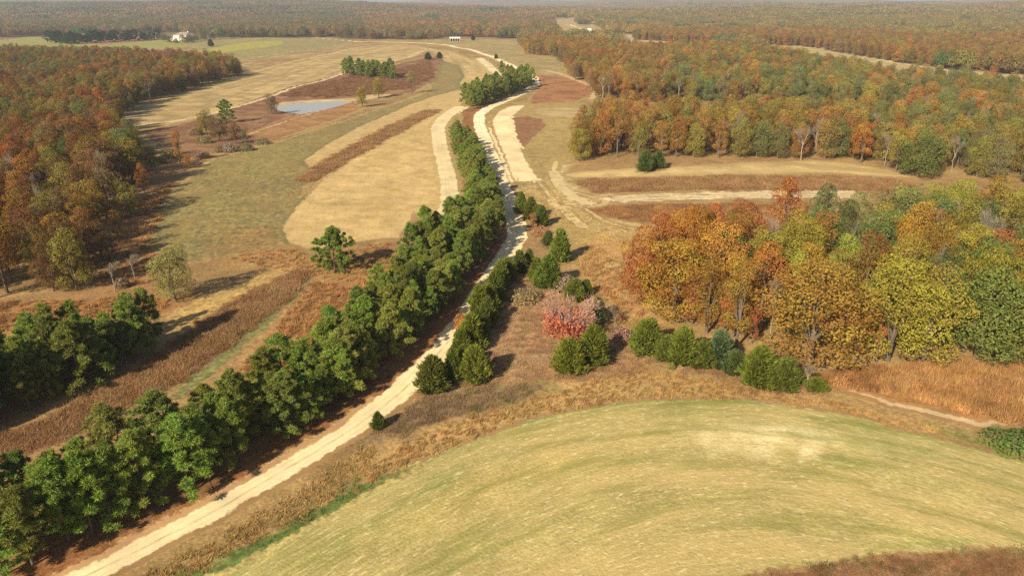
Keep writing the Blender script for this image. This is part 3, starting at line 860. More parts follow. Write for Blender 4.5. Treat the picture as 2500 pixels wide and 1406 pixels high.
def cedar(seed, H, W, point=0.6):
    g = np.random.default_rng(seed)
    n = 300
    V = []; T = []; var = []; off = 0
    for k in range(n):
        t = g.random() ** 0.85
        a = g.random() * 2 * math.pi
        low = min(1.0, 0.55 + t * 2.2)
        prof = low * (1 - t) ** (0.36 + 0.42 * point) * 1.12 if t > 0.12 else low
        r = W / 2 * min(1.0, prof) * (0.62 + 0.42 * g.random()) * (1 + 0.16 * math.sin(a * 3 + seed + 5 * t) + 0.10 * math.sin(a * 5 - 9 * t))
        c = np.array([r * math.cos(a), r * math.sin(a), 0.12 + (H - 0.35) * t])
        o = np.array([math.cos(a), math.sin(a), 0.9 + 0.6 * t])
        m = 16
        cc = c + g.normal(size=(m, 3)) * 0.16
        d = o + g.normal(size=(m, 3)) * 0.42
        v, tt = blades(g, cc - unit(d) * 0.18, d, 0.34 + 0.3 * g.random(m), 0.12 + 0.07 * g.random(m))
        V.append(v); T.append(tt + off); off += len(v)
        pv = g.random()
        var.append(np.clip(0.5 * g.random(m) + 0.5 * pv, 0, 1))
    m = 700                                       # inner foliage so the crown is not hollow
    t = g.random(m) * 0.85; a = g.random(m) * 6.283
    r = W / 2 * np.minimum(1, 0.6 + 2 * t) * (1 - t) ** 0.8 * 0.62
    c = np.stack([r * np.cos(a), r * np.sin(a), 0.15 + (H - 0.4) * t], -1)
    v, tt = blades(g, c, g.normal(size=(m, 3)) + np.array([0, 0, 0.7]), 0.5, 0.3)
    V.append(v); T.append(tt + off); var.append(g.random(m) * 0.6)
    Vt = np.concatenate(V); Vt[:, 2] = np.maximum(Vt[:, 2], 0.02)
    var = np.concatenate(var)
    crown = mesh_np('cedar_crown', Vt, tris=np.concatenate(T), mats=[M_NEEDLE], fattr={'var': var, 'tv': np.full(len(var), 0.5)})
    v, q = tube([(0, 0, -0.2), (0, 0, H * 0.5), (0, 0, H * 0.9)], [0.12, 0.07, 0.02], 5)
    return mesh_np('cedar_trunk', v, quads=q, mats=[M_BARK], smooth=True), crown


def baretree(seed, H, W, mat, twigs=900, lean=0.4):
    """-> trunk and limbs mesh, crown of twigs"""
    g = np.random.default_rng(seed)
    parts = []; tips = []

    def grow(p, d, L, r, lev):
        q = p + d * L * 0.5 + g.normal(size=3) * L * 0.05
        e = p + d * L
        parts.append(tube([p, q, e], [r, r * 0.8, r * 0.55], 5 if lev < 2 else 3))
        tips.append((e, d, lev)); tips.append((q, d, lev))
        if lev >= 3: return
        for k in range(3 if lev else 4):
            nd_ = d + g.normal(size=3) * lean * (1.25 if lev == 0 else 1.0); nd_[2] = abs(nd_[2]) * 0.8 + 0.25
            nd_ /= np.linalg.norm(nd_)
            grow(p + d * L * (0.6 + 0.4 * g.random()), nd_, L * (0.50 + 0.16 * g.random()), r * 0.52, lev + 1)
    grow(np.array([0, 0, -0.2]), np.array([0.03, 0.02, 1.0]), H * 0.45, H * 0.011 + 0.04, 0)
    tp = [t for t in tips if t[2] >= 1]
    idx = g.integers(0, len(tp), twigs)
    C = np.array([tp[i][0] for i in idx]) + g.normal(size=(twigs, 3)) * 0.2
    D = np.array([tp[i][1] for i in idx]) + g.normal(size=(twigs, 3)) * 0.55
    v, t = blades(g, C, D, H * 0.055 * (0.6 + 0.8 * g.random(twigs)), 0.05)
    crown = mesh_np('twig_crown', v, tris=t, mats=[M_GRASS], fattr={'var': g.random(twigs), 'tv': np.full(twigs, 0.5)})
    V, Q = merge(parts)
    return mesh_np('bare_trunk', V, quads=Q, mats=[mat], smooth=True), crown


def shrub(seed, H, W, n=900, ls=0.22):
    g = np.random.default_rng(seed)
    d = rdir(g, n); d[:, 2] = np.abs(d[:, 2])
    rr = (0.55 + 0.45 * g.random((n, 1)) ** 0.5) * (0.8 + 0.35 * vn(d[:, :1] * 2.3 + seed, d[:, 1:2] * 2.3, seed))
    C = d * rr * np.array([W / 2, W / 2, H * 0.95]); C[:, 2] = np.maximum(C[:, 2], 0.08)
    V, Q = leaves(g, C, d + 0.6 * g.normal(size=(n, 3)), ls * (0.7 + 0.6 * g.random(n)))
    crown = mesh_np('shrub_crown', V, quads=Q, mats=[M_LEAF], fattr={'var': g.random(n), 'tv': np.full(n, 0.5)})
    parts = []
    for k in range(6):
        a = k * 1.05 + g.random() * 0.4
        parts.append(tube([(0, 0, -0.1), (math.cos(a) * W * 0.12, math.sin(a) * W * 0.12, H * 0.35), (math.cos(a) * W * 0.3, math.sin(a) * W * 0.3, H * 0.75)], [0.05, 0.035, 0.01], 4))
    v, q = merge(parts)
    return mesh_np('shrub_stems', v, quads=q, mats=[M_BARK], smooth=True), crown


def grass_patch(seed, rad, H, n, spread=0.35, wd=0.05, stiff=1.0):
    g = np.random.default_rng(seed)
    ncl = max(5, n // 12)
    cl = np.stack([g.normal(size=ncl) * rad * 0.5, g.normal(size=ncl) * rad * 0.5, np.zeros(ncl)], -1)
    ci = g.integers(0, ncl, n)
    C = cl[ci] + np.stack([g.normal(size=n) * 0.12, g.normal(size=n) * 0.12, np.full(n, -0.05)], -1)
    hcl = 0.6 + 0.5 * g.random(ncl)
    D = np.stack([g.normal(size=n) * spread, g.normal(size=n) * spread, np.full(n, stiff)], -1)
    v, t = blades(g, C, D, H * hcl[ci] * (0.6 + 0.5 * g.random(n)), wd * (0.7 + 0.6 * g.random(n)))
    pv = g.random(ncl)
    return v, t, np.clip(0.55 * pv[ci] + 0.45 * g.random(n), 0, 1)


# prototypes (mesh data shared by all copies)
OAK = [broadleaf(100 + k, 14, w, b, nl, ls, nb, f, tp) for k, (w, b, nl, ls, nb, f, tp) in enumerate(
    [(9.4, 0.06, 11000, 0.27, 34, 1, .5), (8.4, 0.08, 9500, 0.27, 30, .95, .52), (9.8, 0.04, 11500, 0.28, 38, 1, .48), (6.8, 0.12, 7500, 0.26, 26, .9, .52),
     (5.8, 0.14, 6000, 0.26, 22, .85, .54), (8.2, 0.05, 8500, 0.27, 32, .75, .5), (7.2, 0.20, 5500, 0.27, 24, .6, .54), (8.8, 0.03, 10500, 0.28, 34, 1, .46)])]
LONE_PINE = [pine(299, 10, 5.0, 0.05, 2.0)]
PINE = [pine(200 + k, 10, rw, b, d) for k, (rw, b, d) in enumerate([(2.9, .12, 1), (2.6, .20, 1), (3.1, .08, 1.05), (2.4, .30, .95), (2.9, .06, 1.1), (2.7, .24, 1)])]
CEDAR = [cedar(300 + k, 5, w, p) for k, (w, p) in enumerate([(3.6, .5), (3.0, .75), (4.2, .35), (2.6, .9), (3.4, .6)])]
BARE = [baretree(400 + k, 11, 6, M_PALEBARK, 1100, ln) for k, ln in enumerate((0.34, 0.42, 0.5, 0.38))]
SHRUB = [shrub(500 + k, 2.0, w) for k, w in enumerate((2.8, 3.4, 2.4))]

TINT = {
    'rust': (0.285, 0.115, 0.036), 'orange': (0.385, 0.165, 0.040), 'golden': (0.335, 0.188, 0.035), 'olive': (0.225, 0.182, 0.040),
    'green': (0.115, 0.145, 0.047), 'yellow-green': (0.27, 0.25, 0.040), 'brown': (0.205, 0.118, 0.050), 'red': (0.32, 0.085, 0.045),
    'bronze': (0.265, 0.145, 0.034), 'grey': (0.27, 0.225, 0.165), 'dark green': (0.055, 0.105, 0.035), 'blue-green': (0.115, 0.165, 0.072),
    'pine': (0.235, 0.285, 0.060), 'cedar': (0.195, 0.22, 0.034), 'pink': (0.42, 0.24, 0.19), 'yellow': (0.285, 0.225, 0.038),
    'grey-green': (0.175, 0.170, 0.065),
}


def jit(c, a=0.14, r=None):
    r = r or rnd
    b = 1 + a * (r.random() * 2 - 1)
    return tuple(min(0.9, max(0.01, x * b * (1 + 0.5 * a * (r.random() * 2 - 1)))) for x in c)


COUNT = {}


def place(kind, protos, nomH, x, y, H, wsc, tint, label, group, cat='tree', k=None, rz=None):
    COUNT[kind] = COUNT.get(kind, 0) + 1
    k = rnd.randrange(len(protos)) if k is None else k
    tm, cm = protos[k]
    s = H / nomH
    t = empty(kind, (x, y, zt(x, y)), rnd.random() * 6.283 if rz is None else rz, (s * wsc, s * wsc, s))
    tag(t, label, cat, group)
    obj('trunk' if cat != 'shrub' else 'stems', tm, t)
    c = obj('crown', cm, t)
    c['tint'] = [float(v) for v in tint]
    return t


def ordw(n):
    one = ['', 'first', 'second', 'third', 'fourth', 'fifth', 'sixth', 'seventh', 'eighth', 'ninth', 'tenth', 'eleventh', 'twelfth', 'thirteenth', 'fourteenth', 'fifteenth', 'sixteenth', 'seventeenth', 'eighteenth', 'nineteenth']
    if n < 20: return one[n]
    tens = {2: 'twent', 3: 'thirt', 4: 'fort', 5: 'fift', 6: 'sixt', 7: 'sevent', 8: 'eight', 9: 'ninet'}
    a, b = divmod(n, 10)
    if a > 9: return 'far'
    return tens[a] + ('ieth' if b == 0 else 'y-' + one[b])


TAKEN = []                                          # (x, y, radius) of trees placed by hand


def put(kind, protos, nomH, u, v, H, wsc, tint, label, group=None, cat='tree', k=None, r=None, at=0.08):
    x, y = G(u, v)
    TAKEN.append((x, y, r if r is not None else H * 0.30))
    if kind == 'oak_tree': wsc *= 1.22 if group != 'trees around the pond' else 1.5
    if kind == 'cedar_tree' and v > 300 and not isinstance(tint, str): tint = (tint[0] * 1.4, tint[1] * 1.1, tint[2] * 1.05)
    return place(kind, protos, nomH, x, y, H, wsc, jit(TINT[tint] if isinstance(tint, str) else tint, at), label, group, cat, k)


# ---- trees one can name: (pixel of the base), height in metres
oakg = 'trees of the oak wood beyond the wheat field'
for a in [
    ('oak_tree', 1645, 772, 15.0, 1.05, 'golden', 'golden orange oak at the road corner of the oak wood', oakg, 2),
    ('oak_tree', 1725, 812, 13.5, 0.80, 'bronze', 'slim bronze oak behind the row of cedars', oakg, 3),
    ('oak_tree', 1790, 822, 8.5, 0.9, 'orange', 'small orange oak low between grey trunks behind cedars', oakg, 4),
    ('oak_tree', 1855, 810, 16.5, 0.85, 'orange', 'tall orange oak beside the big bronze oak', oakg, 3),
    ('oak_tree', 1975, 890, 17.5, 1.12, 'bronze', 'big round bronze oak at the wood edge by the cedars', oakg, 0),
    ('oak_tree', 2090, 880, 9.0, 0.7, 'orange', 'small coral orange sapling oak between bronze and yellow oaks', oakg, 4),
    ('oak_tree', 1765, 818, 8.5, 0.55, (0.42, 0.17, 0.06), 'coral sapling oak between two bare grey trunks', oakg, 4),
    ('oak_tree', 1835, 838, 6.5, 0.5, (0.40, 0.15, 0.06), 'low coral sapling oak beside the big bronze oak', oakg, 3),
    ('oak_tree', 2140, 886, 6.5, 0.6, (0.42, 0.19, 0.06), 'little coral oak under the tall yellow oak', oakg, 4),
    ('oak_tree', 2470, 885, 7.5, 0.7, (0.32, 0.17, 0.05), 'small bronze oak leaning out beside the green oak', oakg, 6),
    ('oak_tree', 1690, 790, 10.0, 0.7, (0.36, 0.15, 0.05), 'rust orange oak beside the corner oak', oakg, 1),
    ('oak_tree', 2165, 880, 17.0, 0.95, 'yellow', 'tall yellow oak next to the big bronze oak', oakg, 1),
    ('oak_tree', 2255, 885, 16.5, 0.85, 'yellow', 'yellow oak with olive skirts beside the green oak', oakg, 5),
    ('oak_tree', 2385, 868, 16.5, 1.05, (0.15, 0.18, 0.045), 'broad green oak at the wood edge above the broomsedge', oakg, 7),
    ('oak_tree', 2500, 876, 15.5, 0.95, (0.20, 0.20, 0.045), 'green oak with orange top at the picture border', oakg, 2),
    ('oak_tree', 1905, 632, 19.0, 0.66, (0.36, 0.135, 0.04), 'rust red oak standing tall before the rocky strip', oakg, 3),
    ('oak_tree', 1835, 705, 15.0, 0.62, (0.34, 0.13, 0.04), 'rust oak rising behind the bronze oaks', oakg, 4),
    ('oak_tree', 1755, 700, 12.0, 0.7, 'green', 'dark green tree among the orange oaks', oakg, 3),
    ('oak_tree', 2190, 610, 14.5, 0.75, 'yellow-green', 'bright yellow green tree before the rocky strip end', oakg, 1),
    ('oak_tree', 2320, 590, 15.0, 0.8, 'yellow-green', 'lime yellow tree on the back edge of the oak wood', oakg, 0),
    ('oak_tree', 430, 732, 10.4, 0.92, (0.27, 0.235, 0.075), 'lone round olive oak casting a long shadow on dry grass', None, 0),
    ('oak_tree', 1415, 392, 12.0, 0.85, (0.30, 0.23, 0.05), 'round golden green oak at the corner of the terrace wood', 'trees of the terrace wood', 2),
    ('oak_tree', 2240, 432, 17.5, 1.0, (0.125, 0.15, 0.040), 'broad dark green oak at the end of the tan terrace strip', 'trees of the terrace wood', 7),
    ('oak_tree', 2100, 398, 15.0, 0.8, 'orange', 'bright orange oak in the terrace wood above the strip', 'trees of the terrace wood', 3),
    ('oak_tree', 505, 330, 10.5, 0.85, 'olive', 'olive tree in the thicket beside the pond', 'trees around the pond', 1),
    ('oak_tree', 575, 352, 9.0, 0.85, 'brown', 'brown tree at the thicket corner by the pond', 'trees around the pond', 3),
    ('oak_tree', 535, 345, 9.5, 0.9, (0.17, 0.11, 0.055), 'dusky brown tree inside the pond thicket', 'trees around the pond', 0),
    ('oak_tree', 600, 352, 6.0, 0.9, 'grey-green', 'small dull green tree closing the pond thicket', 'trees around the pond', 4),
    ('oak_tree', 440, 398, 11.5, 0.5, 'orange', 'narrow orange tree standing alone before the pond thicket', 'trees around the pond', 4),
    ('oak_tree', 458, 412, 5.0, 0.8, 'orange', 'small orange tree at the foot of the narrow orange tree', 'trees around the pond', 3),
    ('oak_tree', 663, 280, 10.5, 0.75, (0.22, 0.16, 0.08), 'thin brown tree at the end of the pond', 'trees around the pond', 1),
    ('oak_tree', 885, 262, 11.0, 0.7, 'yellow', 'yellowish tree on the pond bank', 'trees around the pond', 1),
    ('oak_tree', 925, 240, 12.0, 0.75, 'olive', 'olive tree on the pond bank next to the yellowish tree', 'trees around the pond', 1),
    ('oak_tree', 1005, 230, 14.0, 0.7, (0.25, 0.21, 0.10), 'sparse grey olive tree on the bank uphill of the pond', 'trees around the pond', 6),
    ('oak_tree', 372, 418, 8.0, 0.8, (0.16, 0.13, 0.055), 'small dusky tree standing out from the meadow wood below the track end', 'trees at the ragged edge of the meadow wood', 1),
    ('oak_tree', 352, 470, 9.0, 0.75, 'rust', 'rust tree stepping out of the meadow wood onto the rust grass', 'trees at the ragged edge of the meadow wood', 3),
    ('oak_tree', 318, 530, 9.5, 0.8, 'olive', 'olive tree with long shadow reaching onto the meadow', 'trees at the ragged edge of the meadow wood', 0),
    ('oak_tree', 290, 585, 7.5, 0.8, 'bronze', 'small bronze tree in the shade beside the meadow wood', 'trees at the ragged edge of the meadow wood', 4),
    ('oak_tree', 250, 640, 9.5, 0.8, 'brown', 'brown tree at the wood corner above the leafless shrub trees', 'trees at the ragged edge of the meadow wood', 2),
    ('oak_tree', 1300, 560, 4.2, 1.0, (0.34, 0.17, 0.08), 'small coppery tree by the road behind cedars', None, 4),
]:
    kind, u, v, H, ws, tn, lb, gp, k = a
    put(kind, OAK, 14, u, v, H, ws, tn, lb, gp, 'tree', k, r=(H * 0.33 * ws))

for u, v, H, ws, lb in [
    (1735, 800, 10.5, 0.8, 'bare grey tree between the cedars and orange oaks'),
    (1880, 830, 12.0, 0.6, 'slim bare grey trunk beside the big bronze oak'),
    (1990, 640, 10.0, 0.9, 'bare grey tree among green crowns'),
    (2235, 660, 15.0, 0.8, 'tall bare pale tree amid yellow green crowns'),
    (2335, 680, 13.0, 0.9, 'spreading bare tree behind the yellow oak'),
    (2170, 700, 12.0, 0.8, 'bare pale tree above the yellow oaks'),
    (2425, 640, 11.0, 0.9, 'bare tree over the green oak'),
    (280, 712, 6.5, 1.2, 'leafless forked shrub tree beside the lone olive oak'),
    (330, 690, 6.5, 1.0, 'leafless shrub tree half hidden by the lone olive oak'),
    (1955, 393, 15.0, 0.8, 'tall bare pale tree at the terrace wood edge'),
    (2160, 405, 14.0, 0.6, 'bare pale trunk beside the orange terrace oak'),
    (1968, 948, 4.2, 1.3, 'small whitish leafless tree at the end of the cedar row'),
    (1500, 800, 4.5, 1.2, 'pinkish grey leafless thorn tree by the cedars'),
    (1470, 355, 10.0, 0.7, 'grey bare tree beside the round golden green oak'),
    (1265, 455, 3.0, 0.5, 'thin leafless sapling at the tip of the cream strip')]:
    put('bare_tree', BARE, 11, u, v, H, ws, 'grey', lb, 'bare trees', 'tree', r=H * 0.2)

cg = 'cedars by the road and wheat field'
for u, v, H, W, tn, k, lb in [
    (1057, 952, 5.2, 4.8, (0.115, 0.16, 0.032), 0, 'olive green cedar overhanging the gravel road edge'),
    (1106, 930, 5.0, 3.0, (0.10, 0.145, 0.03), 1, 'slim dark cedar between two round cedars by the road'),
    (1160, 930, 5.6, 4.8, 'cedar', 2, 'big round bright cedar closing the roadside row'),
    (1150, 850, 5.6, 4.6, 'cedar', 0, 'bright cedar behind the orange bush'),
    (1190, 795, 5.0, 3.6, (0.10, 0.155, 0.03), 1, 'dark green cedar midway along the roadside row'),
    (1172, 775, 6.0, 4.2, 'cedar', 4, 'tall yellowish cedar leaning over the road shadow'),
    (1208, 735, 5.6, 4.4, (0.105, 0.16, 0.032), 0, 'dense cedar in the middle of the roadside row'),
    (1222, 700, 5.2, 3.8, 'cedar', 1, 'pointed cedar just below the sunlit road patch'),
    (1268, 665, 4.6, 3.2, (0.11, 0.15, 0.035), 3, 'narrow cedar at the sunlit road patch'),
    (1292, 655, 4.0, 2.8, (0.12, 0.17, 0.035), 1, 'low cedar joining the big cedar at the road corner'),
    (1338, 702, 6.2, 5.4, (0.115, 0.185, 0.032), 0, 'big bushy cedar in the weeds above the red maple'),
    (1367, 638, 7.0, 4.2, (0.125, 0.195, 0.032), 3, 'tall pointed cedar standing apart in dry grass'),
    (1338, 600, 3.4, 2.8, (0.10, 0.15, 0.05), 2, 'small round cedar beside the tall pointed cedar'),
    (1402, 732, 4.0, 4.0, (0.13, 0.19, 0.035), 0, 'low cedar behind the red maple'),
    (1430, 722, 3.2, 2.6, (0.12, 0.18, 0.035), 2, 'little cedar tucked behind the low cedar'),
    (1390, 906, 5.2, 5.2, (0.145, 0.205, 0.030), 2, 'round bright cedar in front of the red maple'),
    (1447, 888, 6.2, 4.8, (0.13, 0.19, 0.030), 0, 'egg shaped cedar beside the round bright cedar'),
    (1458, 786, 4.4, 3.2, (0.085, 0.135, 0.05), 1, 'dull green cedar behind the red maple crown'),
    (1578, 860, 5.6, 5.8, (0.125, 0.185, 0.030), 4, 'broad conical cedar at the start of the field edge row'),
    (1665, 885, 5.6, 5.4, (0.13, 0.19, 0.032), 1, 'conical cedar second along the field edge row'),
    (1755, 892, 5.4, 5.0, 'blue-green', 1, 'bluish cedar in the field edge row'),
    (1795, 912, 3.6, 4.0, (0.09, 0.14, 0.045), 2, 'low dark cedar between bluish and bright cedars'),
    (1850, 938, 5.8, 5.6, (0.125, 0.19, 0.030), 0, 'large bright cedar in the field edge row'),
    (1915, 945, 4.6, 4.4, (0.115, 0.165, 0.035), 3, 'cedar next to the whitish leafless tree'),
    (1990, 950, 1.8, 3.4, (0.13, 0.19, 0.03), 2, 'low spreading cedar ending the field edge row'),
    (924, 1046, 2.4, 1.9, (0.085, 0.125, 0.03), 1, 'single small cedar on the gravel road margin'),
    (1132, 905, 4.2, 3.2, (0.11, 0.155, 0.03), 4, 'small cedar filling the gap behind the round roadside cedars'),
    (1128, 872, 4.6, 3.6, (0.12, 0.17, 0.03), 2, 'bushy cedar between orange bush and round cedars'),
    (1172, 822, 5.0, 3.8, (0.11, 0.16, 0.03), 0, 'cedar wedged behind the orange bush cedar'),
    (1195, 760, 5.0, 3.6, (0.12, 0.175, 0.03), 3, 'narrow cedar in the thick of the roadside row'),
    (1215, 718, 4.8, 3.4, (0.10, 0.15, 0.03), 2, 'rounded cedar crowding the middle roadside cedars'),
    (1240, 685, 4.8, 3.6, (0.115, 0.165, 0.03), 4, 'cedar just before the sunlit road patch'),
    (1310, 682, 4.4, 3.2, (0.125, 0.175, 0.032), 3, 'upright cedar against the big bushy cedar'),
    (1625, 878, 4.0, 4.0, (0.12, 0.17, 0.035), 2, 'low cedar between the first two conical cedars'),
    (1712, 895, 4.2, 4.2, (0.12, 0.165, 0.035), 0, 'low yellowish cedar beside the bluish cedar'),
    (1885, 945, 3.6, 4.2, (0.115, 0.16, 0.035), 2, 'low cedar at the foot of the large bright cedar'),
    (1272, 520, 5.4, 3.6, 'cedar', 1, 'bright cedar by the road above the shadowed bend'),
    (1296, 535, 5.6, 4.2, (0.12, 0.175, 0.03), 0, 'cedar in the short row past the shadowed bend'),
    (1322, 552, 5.2, 3.8, (0.105, 0.155, 0.032), 4, 'dark cedar beside the coppery tree'),
    (1575, 418, 6.4, 6.0, (0.075, 0.13, 0.035), 2, 'dark green cedar below the terrace wood'),
    (1606, 412, 5.6, 5.0, (0.08, 0.135, 0.04), 0, 'second dark cedar touching the first below the terrace wood'),
    (515, 114, 9.0, 7.5, (0.06, 0.085, 0.03), 2, 'single round cedar on the hilltop pasture'),
    (1045, 146, 6.5, 7.0, (0.08, 0.10, 0.035), 2, 'small cedar at the head of the russet hollow'),
    (1073, 143, 6.0, 6.5, (0.085, 0.11, 0.035), 2, 'small round cedar near the end of the tan field'),
    (1211, 144, 4.5, 4.0, (0.08, 0.12, 0.04), 1, 'tiny cedar beside the gravel road uphill'),
    (1155, 99, 9.0, 6.0, (0.05, 0.065, 0.03), 1, 'dark pointed cedar near the open shed')]:
    pr = CEDAR[k][1]
    wn_ = (3.6, 3.0, 4.2, 2.6, 3.4)[k]
    put('cedar_tree', CEDAR, 5, u, v, H, (W / wn_) / (H / 5.0), tn, lb, cg if u > 900 and v > 200 else None, 'tree', k, r=W * 0.5)

for u, v, H, W, tn, lb in [
    (1132, 800, 3.0, 3.6, 'orange', 'orange leaved bush at the road edge between cedars'),
    (560, 372, 4.0, 5.0, 'grey', 'pale grey leafless bush in front of the pond thicket'),
    (535, 372, 3.0, 4.0, (0.25, 0.18, 0.10), 'tan bush in front of the pond thicket'),
    (1640, 900, 1.2, 1.6, (0.22, 0.22, 0.06), 'small olive bush on the wheat field verge'),
    (2478, 1094, 2.2, 6.5, (0.11, 0.165, 0.04), 'green bramble bush at the wheat field corner'),
    (2540, 1085, 2.6, 6.5, (0.10, 0.155, 0.04), 'larger green bramble beside the wheat field corner'),
    (1462, 380, 3.0, 3.5, 'red', 'dark red bush at the foot of the terrace wood'),
    (1375, 705, 3.2, 6.0, (0.30, 0.22, 0.15), 'pale weedy thicket behind the red maple'),
    (1285, 735, 2.6, 5.0, (0.29, 0.22, 0.11), 'tan weedy thicket beside the big bushy cedar'),
    (1520, 830, 2.6, 4.0, (0.34, 0.20, 0.14), 'pinkish thorn bush before the conical cedars'),
    (1318, 575, 2.6, 4.0, (0.36, 0.19, 0.10), 'coppery bush at the sunlit road patch'),
    (500, 350, 3.2, 6.0, (0.20, 0.17, 0.08), 'olive bush at the meadow end of the pond thicket'),
    (480, 330, 3.5, 6.5, (0.20, 0.14, 0.075), 'brown bush at the track end of the pond thicket'),
    (600, 368, 3.0, 6.0, (0.17, 0.16, 0.07), 'dull green bush beside the small green thicket tree'),
    (640, 352, 2.2, 6.0, (0.24, 0.20, 0.09), 'tan green scrub where the dam meets the meadow'),
    (415, 385, 3.5, 6.0, (0.24, 0.20, 0.07), 'yellowish bush beside the narrow orange tree'),
    (390, 400, 2.6, 5.0, (0.17, 0.16, 0.06), 'dark green bush at the meadow wood edge'),
    (490, 385, 2.5, 7.0, (0.27, 0.17, 0.11), 'low pinkish brown scrub between orange tree and thicket'),
    (300, 700, 2.0, 4.0, (0.24, 0.17, 0.10), 'brown bramble under the leafless shrub trees')]:
    x, y = G(u, v)
    place('shrub', SHRUB, 2.0, x, y, H, (W / 2.9) / (H / 2.0), TINT[tn] if isinstance(tn, str) else tn, lb, None, 'shrub')

# the red maple: bare pinkish twigs above, red leaves below
x, y = G(1385, 828)
mt = empty('red_maple', (x, y, zt(x, y)), 0.4, (1.35, 1.35, 1.2))
tag(mt, 'red maple with bare pinkish twigs above its coral leaves, behind round cedars', 'tree')
gm = np.random.default_rng(77)
stems = []; CL = []; DT = []
for k in range(11):
    a = k * 2.4; l = 1.6 + 2.2 * gm.random()
    e = np.array([math.cos(a) * l * 0.95, math.sin(a) * l * 0.95, 4.2 + 2.4 * gm.random()])
    stems.append(tube([(0, 0, -0.2), e * np.array([0.35, 0.35, 0.4]), e], [0.13, 0.08, 0.02], 5))
    for q in range(14):
        f = 0.35 + 0.65 * gm.random(); CL.append(e * f); DT.append(unit(e * np.array([1, 1, 0.6])))
v, q = merge(stems)
obj('trunk', mesh_np('maple_trunk', v, quads=q, mats=[M_PALEBARK], smooth=True), mt)
CL = np.array(CL); DT = np.array(DT)
ix = gm.integers(0, len(CL), 2600)
v, t = blades(gm, CL[ix] + gm.normal(size=(2600, 3)) * 0.3, DT[ix] + gm.normal(size=(2600, 3)) * 0.6, 0.55 * (0.5 + gm.random(2600)), 0.05)
tw = obj('twigs', mesh_np('maple_twigs', v, tris=t, mats=[M_GRASS], fattr={'var': gm.random(2600), 'tv': np.full(2600, .5)}), mt)
tw['tint'] = [0.46, 0.27, 0.21]
d = rdir(gm, 1900); a_ = gm.random(1900) * 6.283
ang = np.arctan2(d[:, 1], d[:, 0])
rad_ = 3.3 * (0.72 + 0.3 * gm.random(1900)) * (0.9 + 0.15 * np.sin(ang * 5))
C = np.stack([np.cos(a_) * rad_ * np.sqrt(gm.random(1900)) ** 0.5, np.sin(a_) * rad_ * np.sqrt(gm.random(1900)) ** 0.5, 1.2 + 2.3 * gm.random(1900)], -1)
v, q = leaves(gm, C, gm.normal(size=C.shape) + np.array([0, -0.3, 0.5]), 0.38 * (0.6 + 0.7 * gm.random(1900)))
cr = obj('crown', mesh_np('maple_leaves', v, quads=q, mats=[M_LEAF], fattr={'var': gm.random(1900), 'tv': np.full(1900, .5)}), mt)
cr['tint'] = [0.42, 0.135, 0.075]


# ------------------------------------------------------------------ pine belts
def lerp_line(L, n):
    L = np.asarray(L, float)
    s = np.concatenate([[0], np.cumsum(np.hypot(*np.diff(L, axis=0).T))])
    q = np.linspace(0, s[-1], n)
    return np.stack([np.interp(q, s, L[:, 0]), np.interp(q, s, L[:, 1])], -1), s[-1]


def belt(outer, inner, nrow, step, Hm, nm, rownames, group, tint='pine', hfun=None, start='from the near end'):
    A = Gs(outer); B = Gs(inner)
    _, LA = lerp_line(A, 2)
    n = int(LA / step)
    a, _ = lerp_line(A, n); b, _ = lerp_line(B, n)
    out = []
    for i in range(n):
        wgap = np.hypot(*(a[i] - b[i]))
        nr = max(2, min(nrow, int(round(wgap / 2.8)) + 1))
        for k in range(nr):
            f = k / max(1, nr - 1)
            p = a[i] * (1 - f) + b[i] * f + np.array([rnd.gauss(0, step * 0.22), rnd.gauss(0, step * 0.22)])
            H = Hm * (0.66 + 0.52 * rnd.random()) * (hfun(i / n) if hfun else 1)
            if rnd.random() < (0.03 if i < 0.45 * n else 0.10): continue
            out.append((p[0], p[1], H, f'{nm}, {ordw(i + 1)} {start}, {rownames[min(k, len(rownames) - 1)]}', group))
    return out


PINES = []
PINES += belt([(-90, 1452), (60, 1388), (250, 1292), (480, 1186), (640, 1108), (750, 1036), (850, 948), (960, 868), (1040, 790), (1110, 700), (1175, 612), (1205, 572), (1212, 530), (1195, 475), (1170, 425), (1156, 385), (1143, 350)],
              [(-90, 1310), (60, 1255), (250, 1185), (480, 1092), (620, 1020), (720, 948), (840, 876), (900, 815), (960, 752), (1005, 680), (1032, 632), (1066, 602), (1148, 540), (1160, 480), (1143, 430), (1126, 385), (1112, 348)],
              3, 2.8, 8.3, 'roadside belt pine', ['row at the road', 'middle row', 'row away from the road'], 'pines of the roadside belt', hfun=lambda t: 0.97 if t < 0.3 else (1.0 if t < .55 else 0.88))
PINES += belt([(1150, 268), (1200, 247), (1250, 230), (1295, 212)], [(1136, 255), (1185, 236), (1240, 218), (1280, 202)], 3, 4.2, 10.5,
              'far roadside clump pine', ['row at the road', 'middle row', 'row at the field'], 'pines of the far roadside clump')
PINES += belt([(-330, 1170), (-160, 1105), (-30, 1050), (60, 1012), (180, 955), (280, 905), (385, 850)], [(-330, 1030), (-160, 975), (-30, 930), (60, 905), (180, 878), (280, 858), (362, 828)], 5, 3.0, 8.4,
              'plantation pine behind the brush strip', ['row at the brush', 'second row', 'third row', 'fourth row', 'row at the meadow'], 'pines of the plantation by the brush strip', start='from the open end')
PINES += belt([(845, 186), (880, 188), (920, 191), (960, 194)], [(850, 178), (885, 180), (920, 184), (955, 188)], 3, 4.2, 11.0,
              'russet hollow clump pine', ['row at the pond', 'middle row', 'row at the field'], 'pines of the small clump in the hollow')
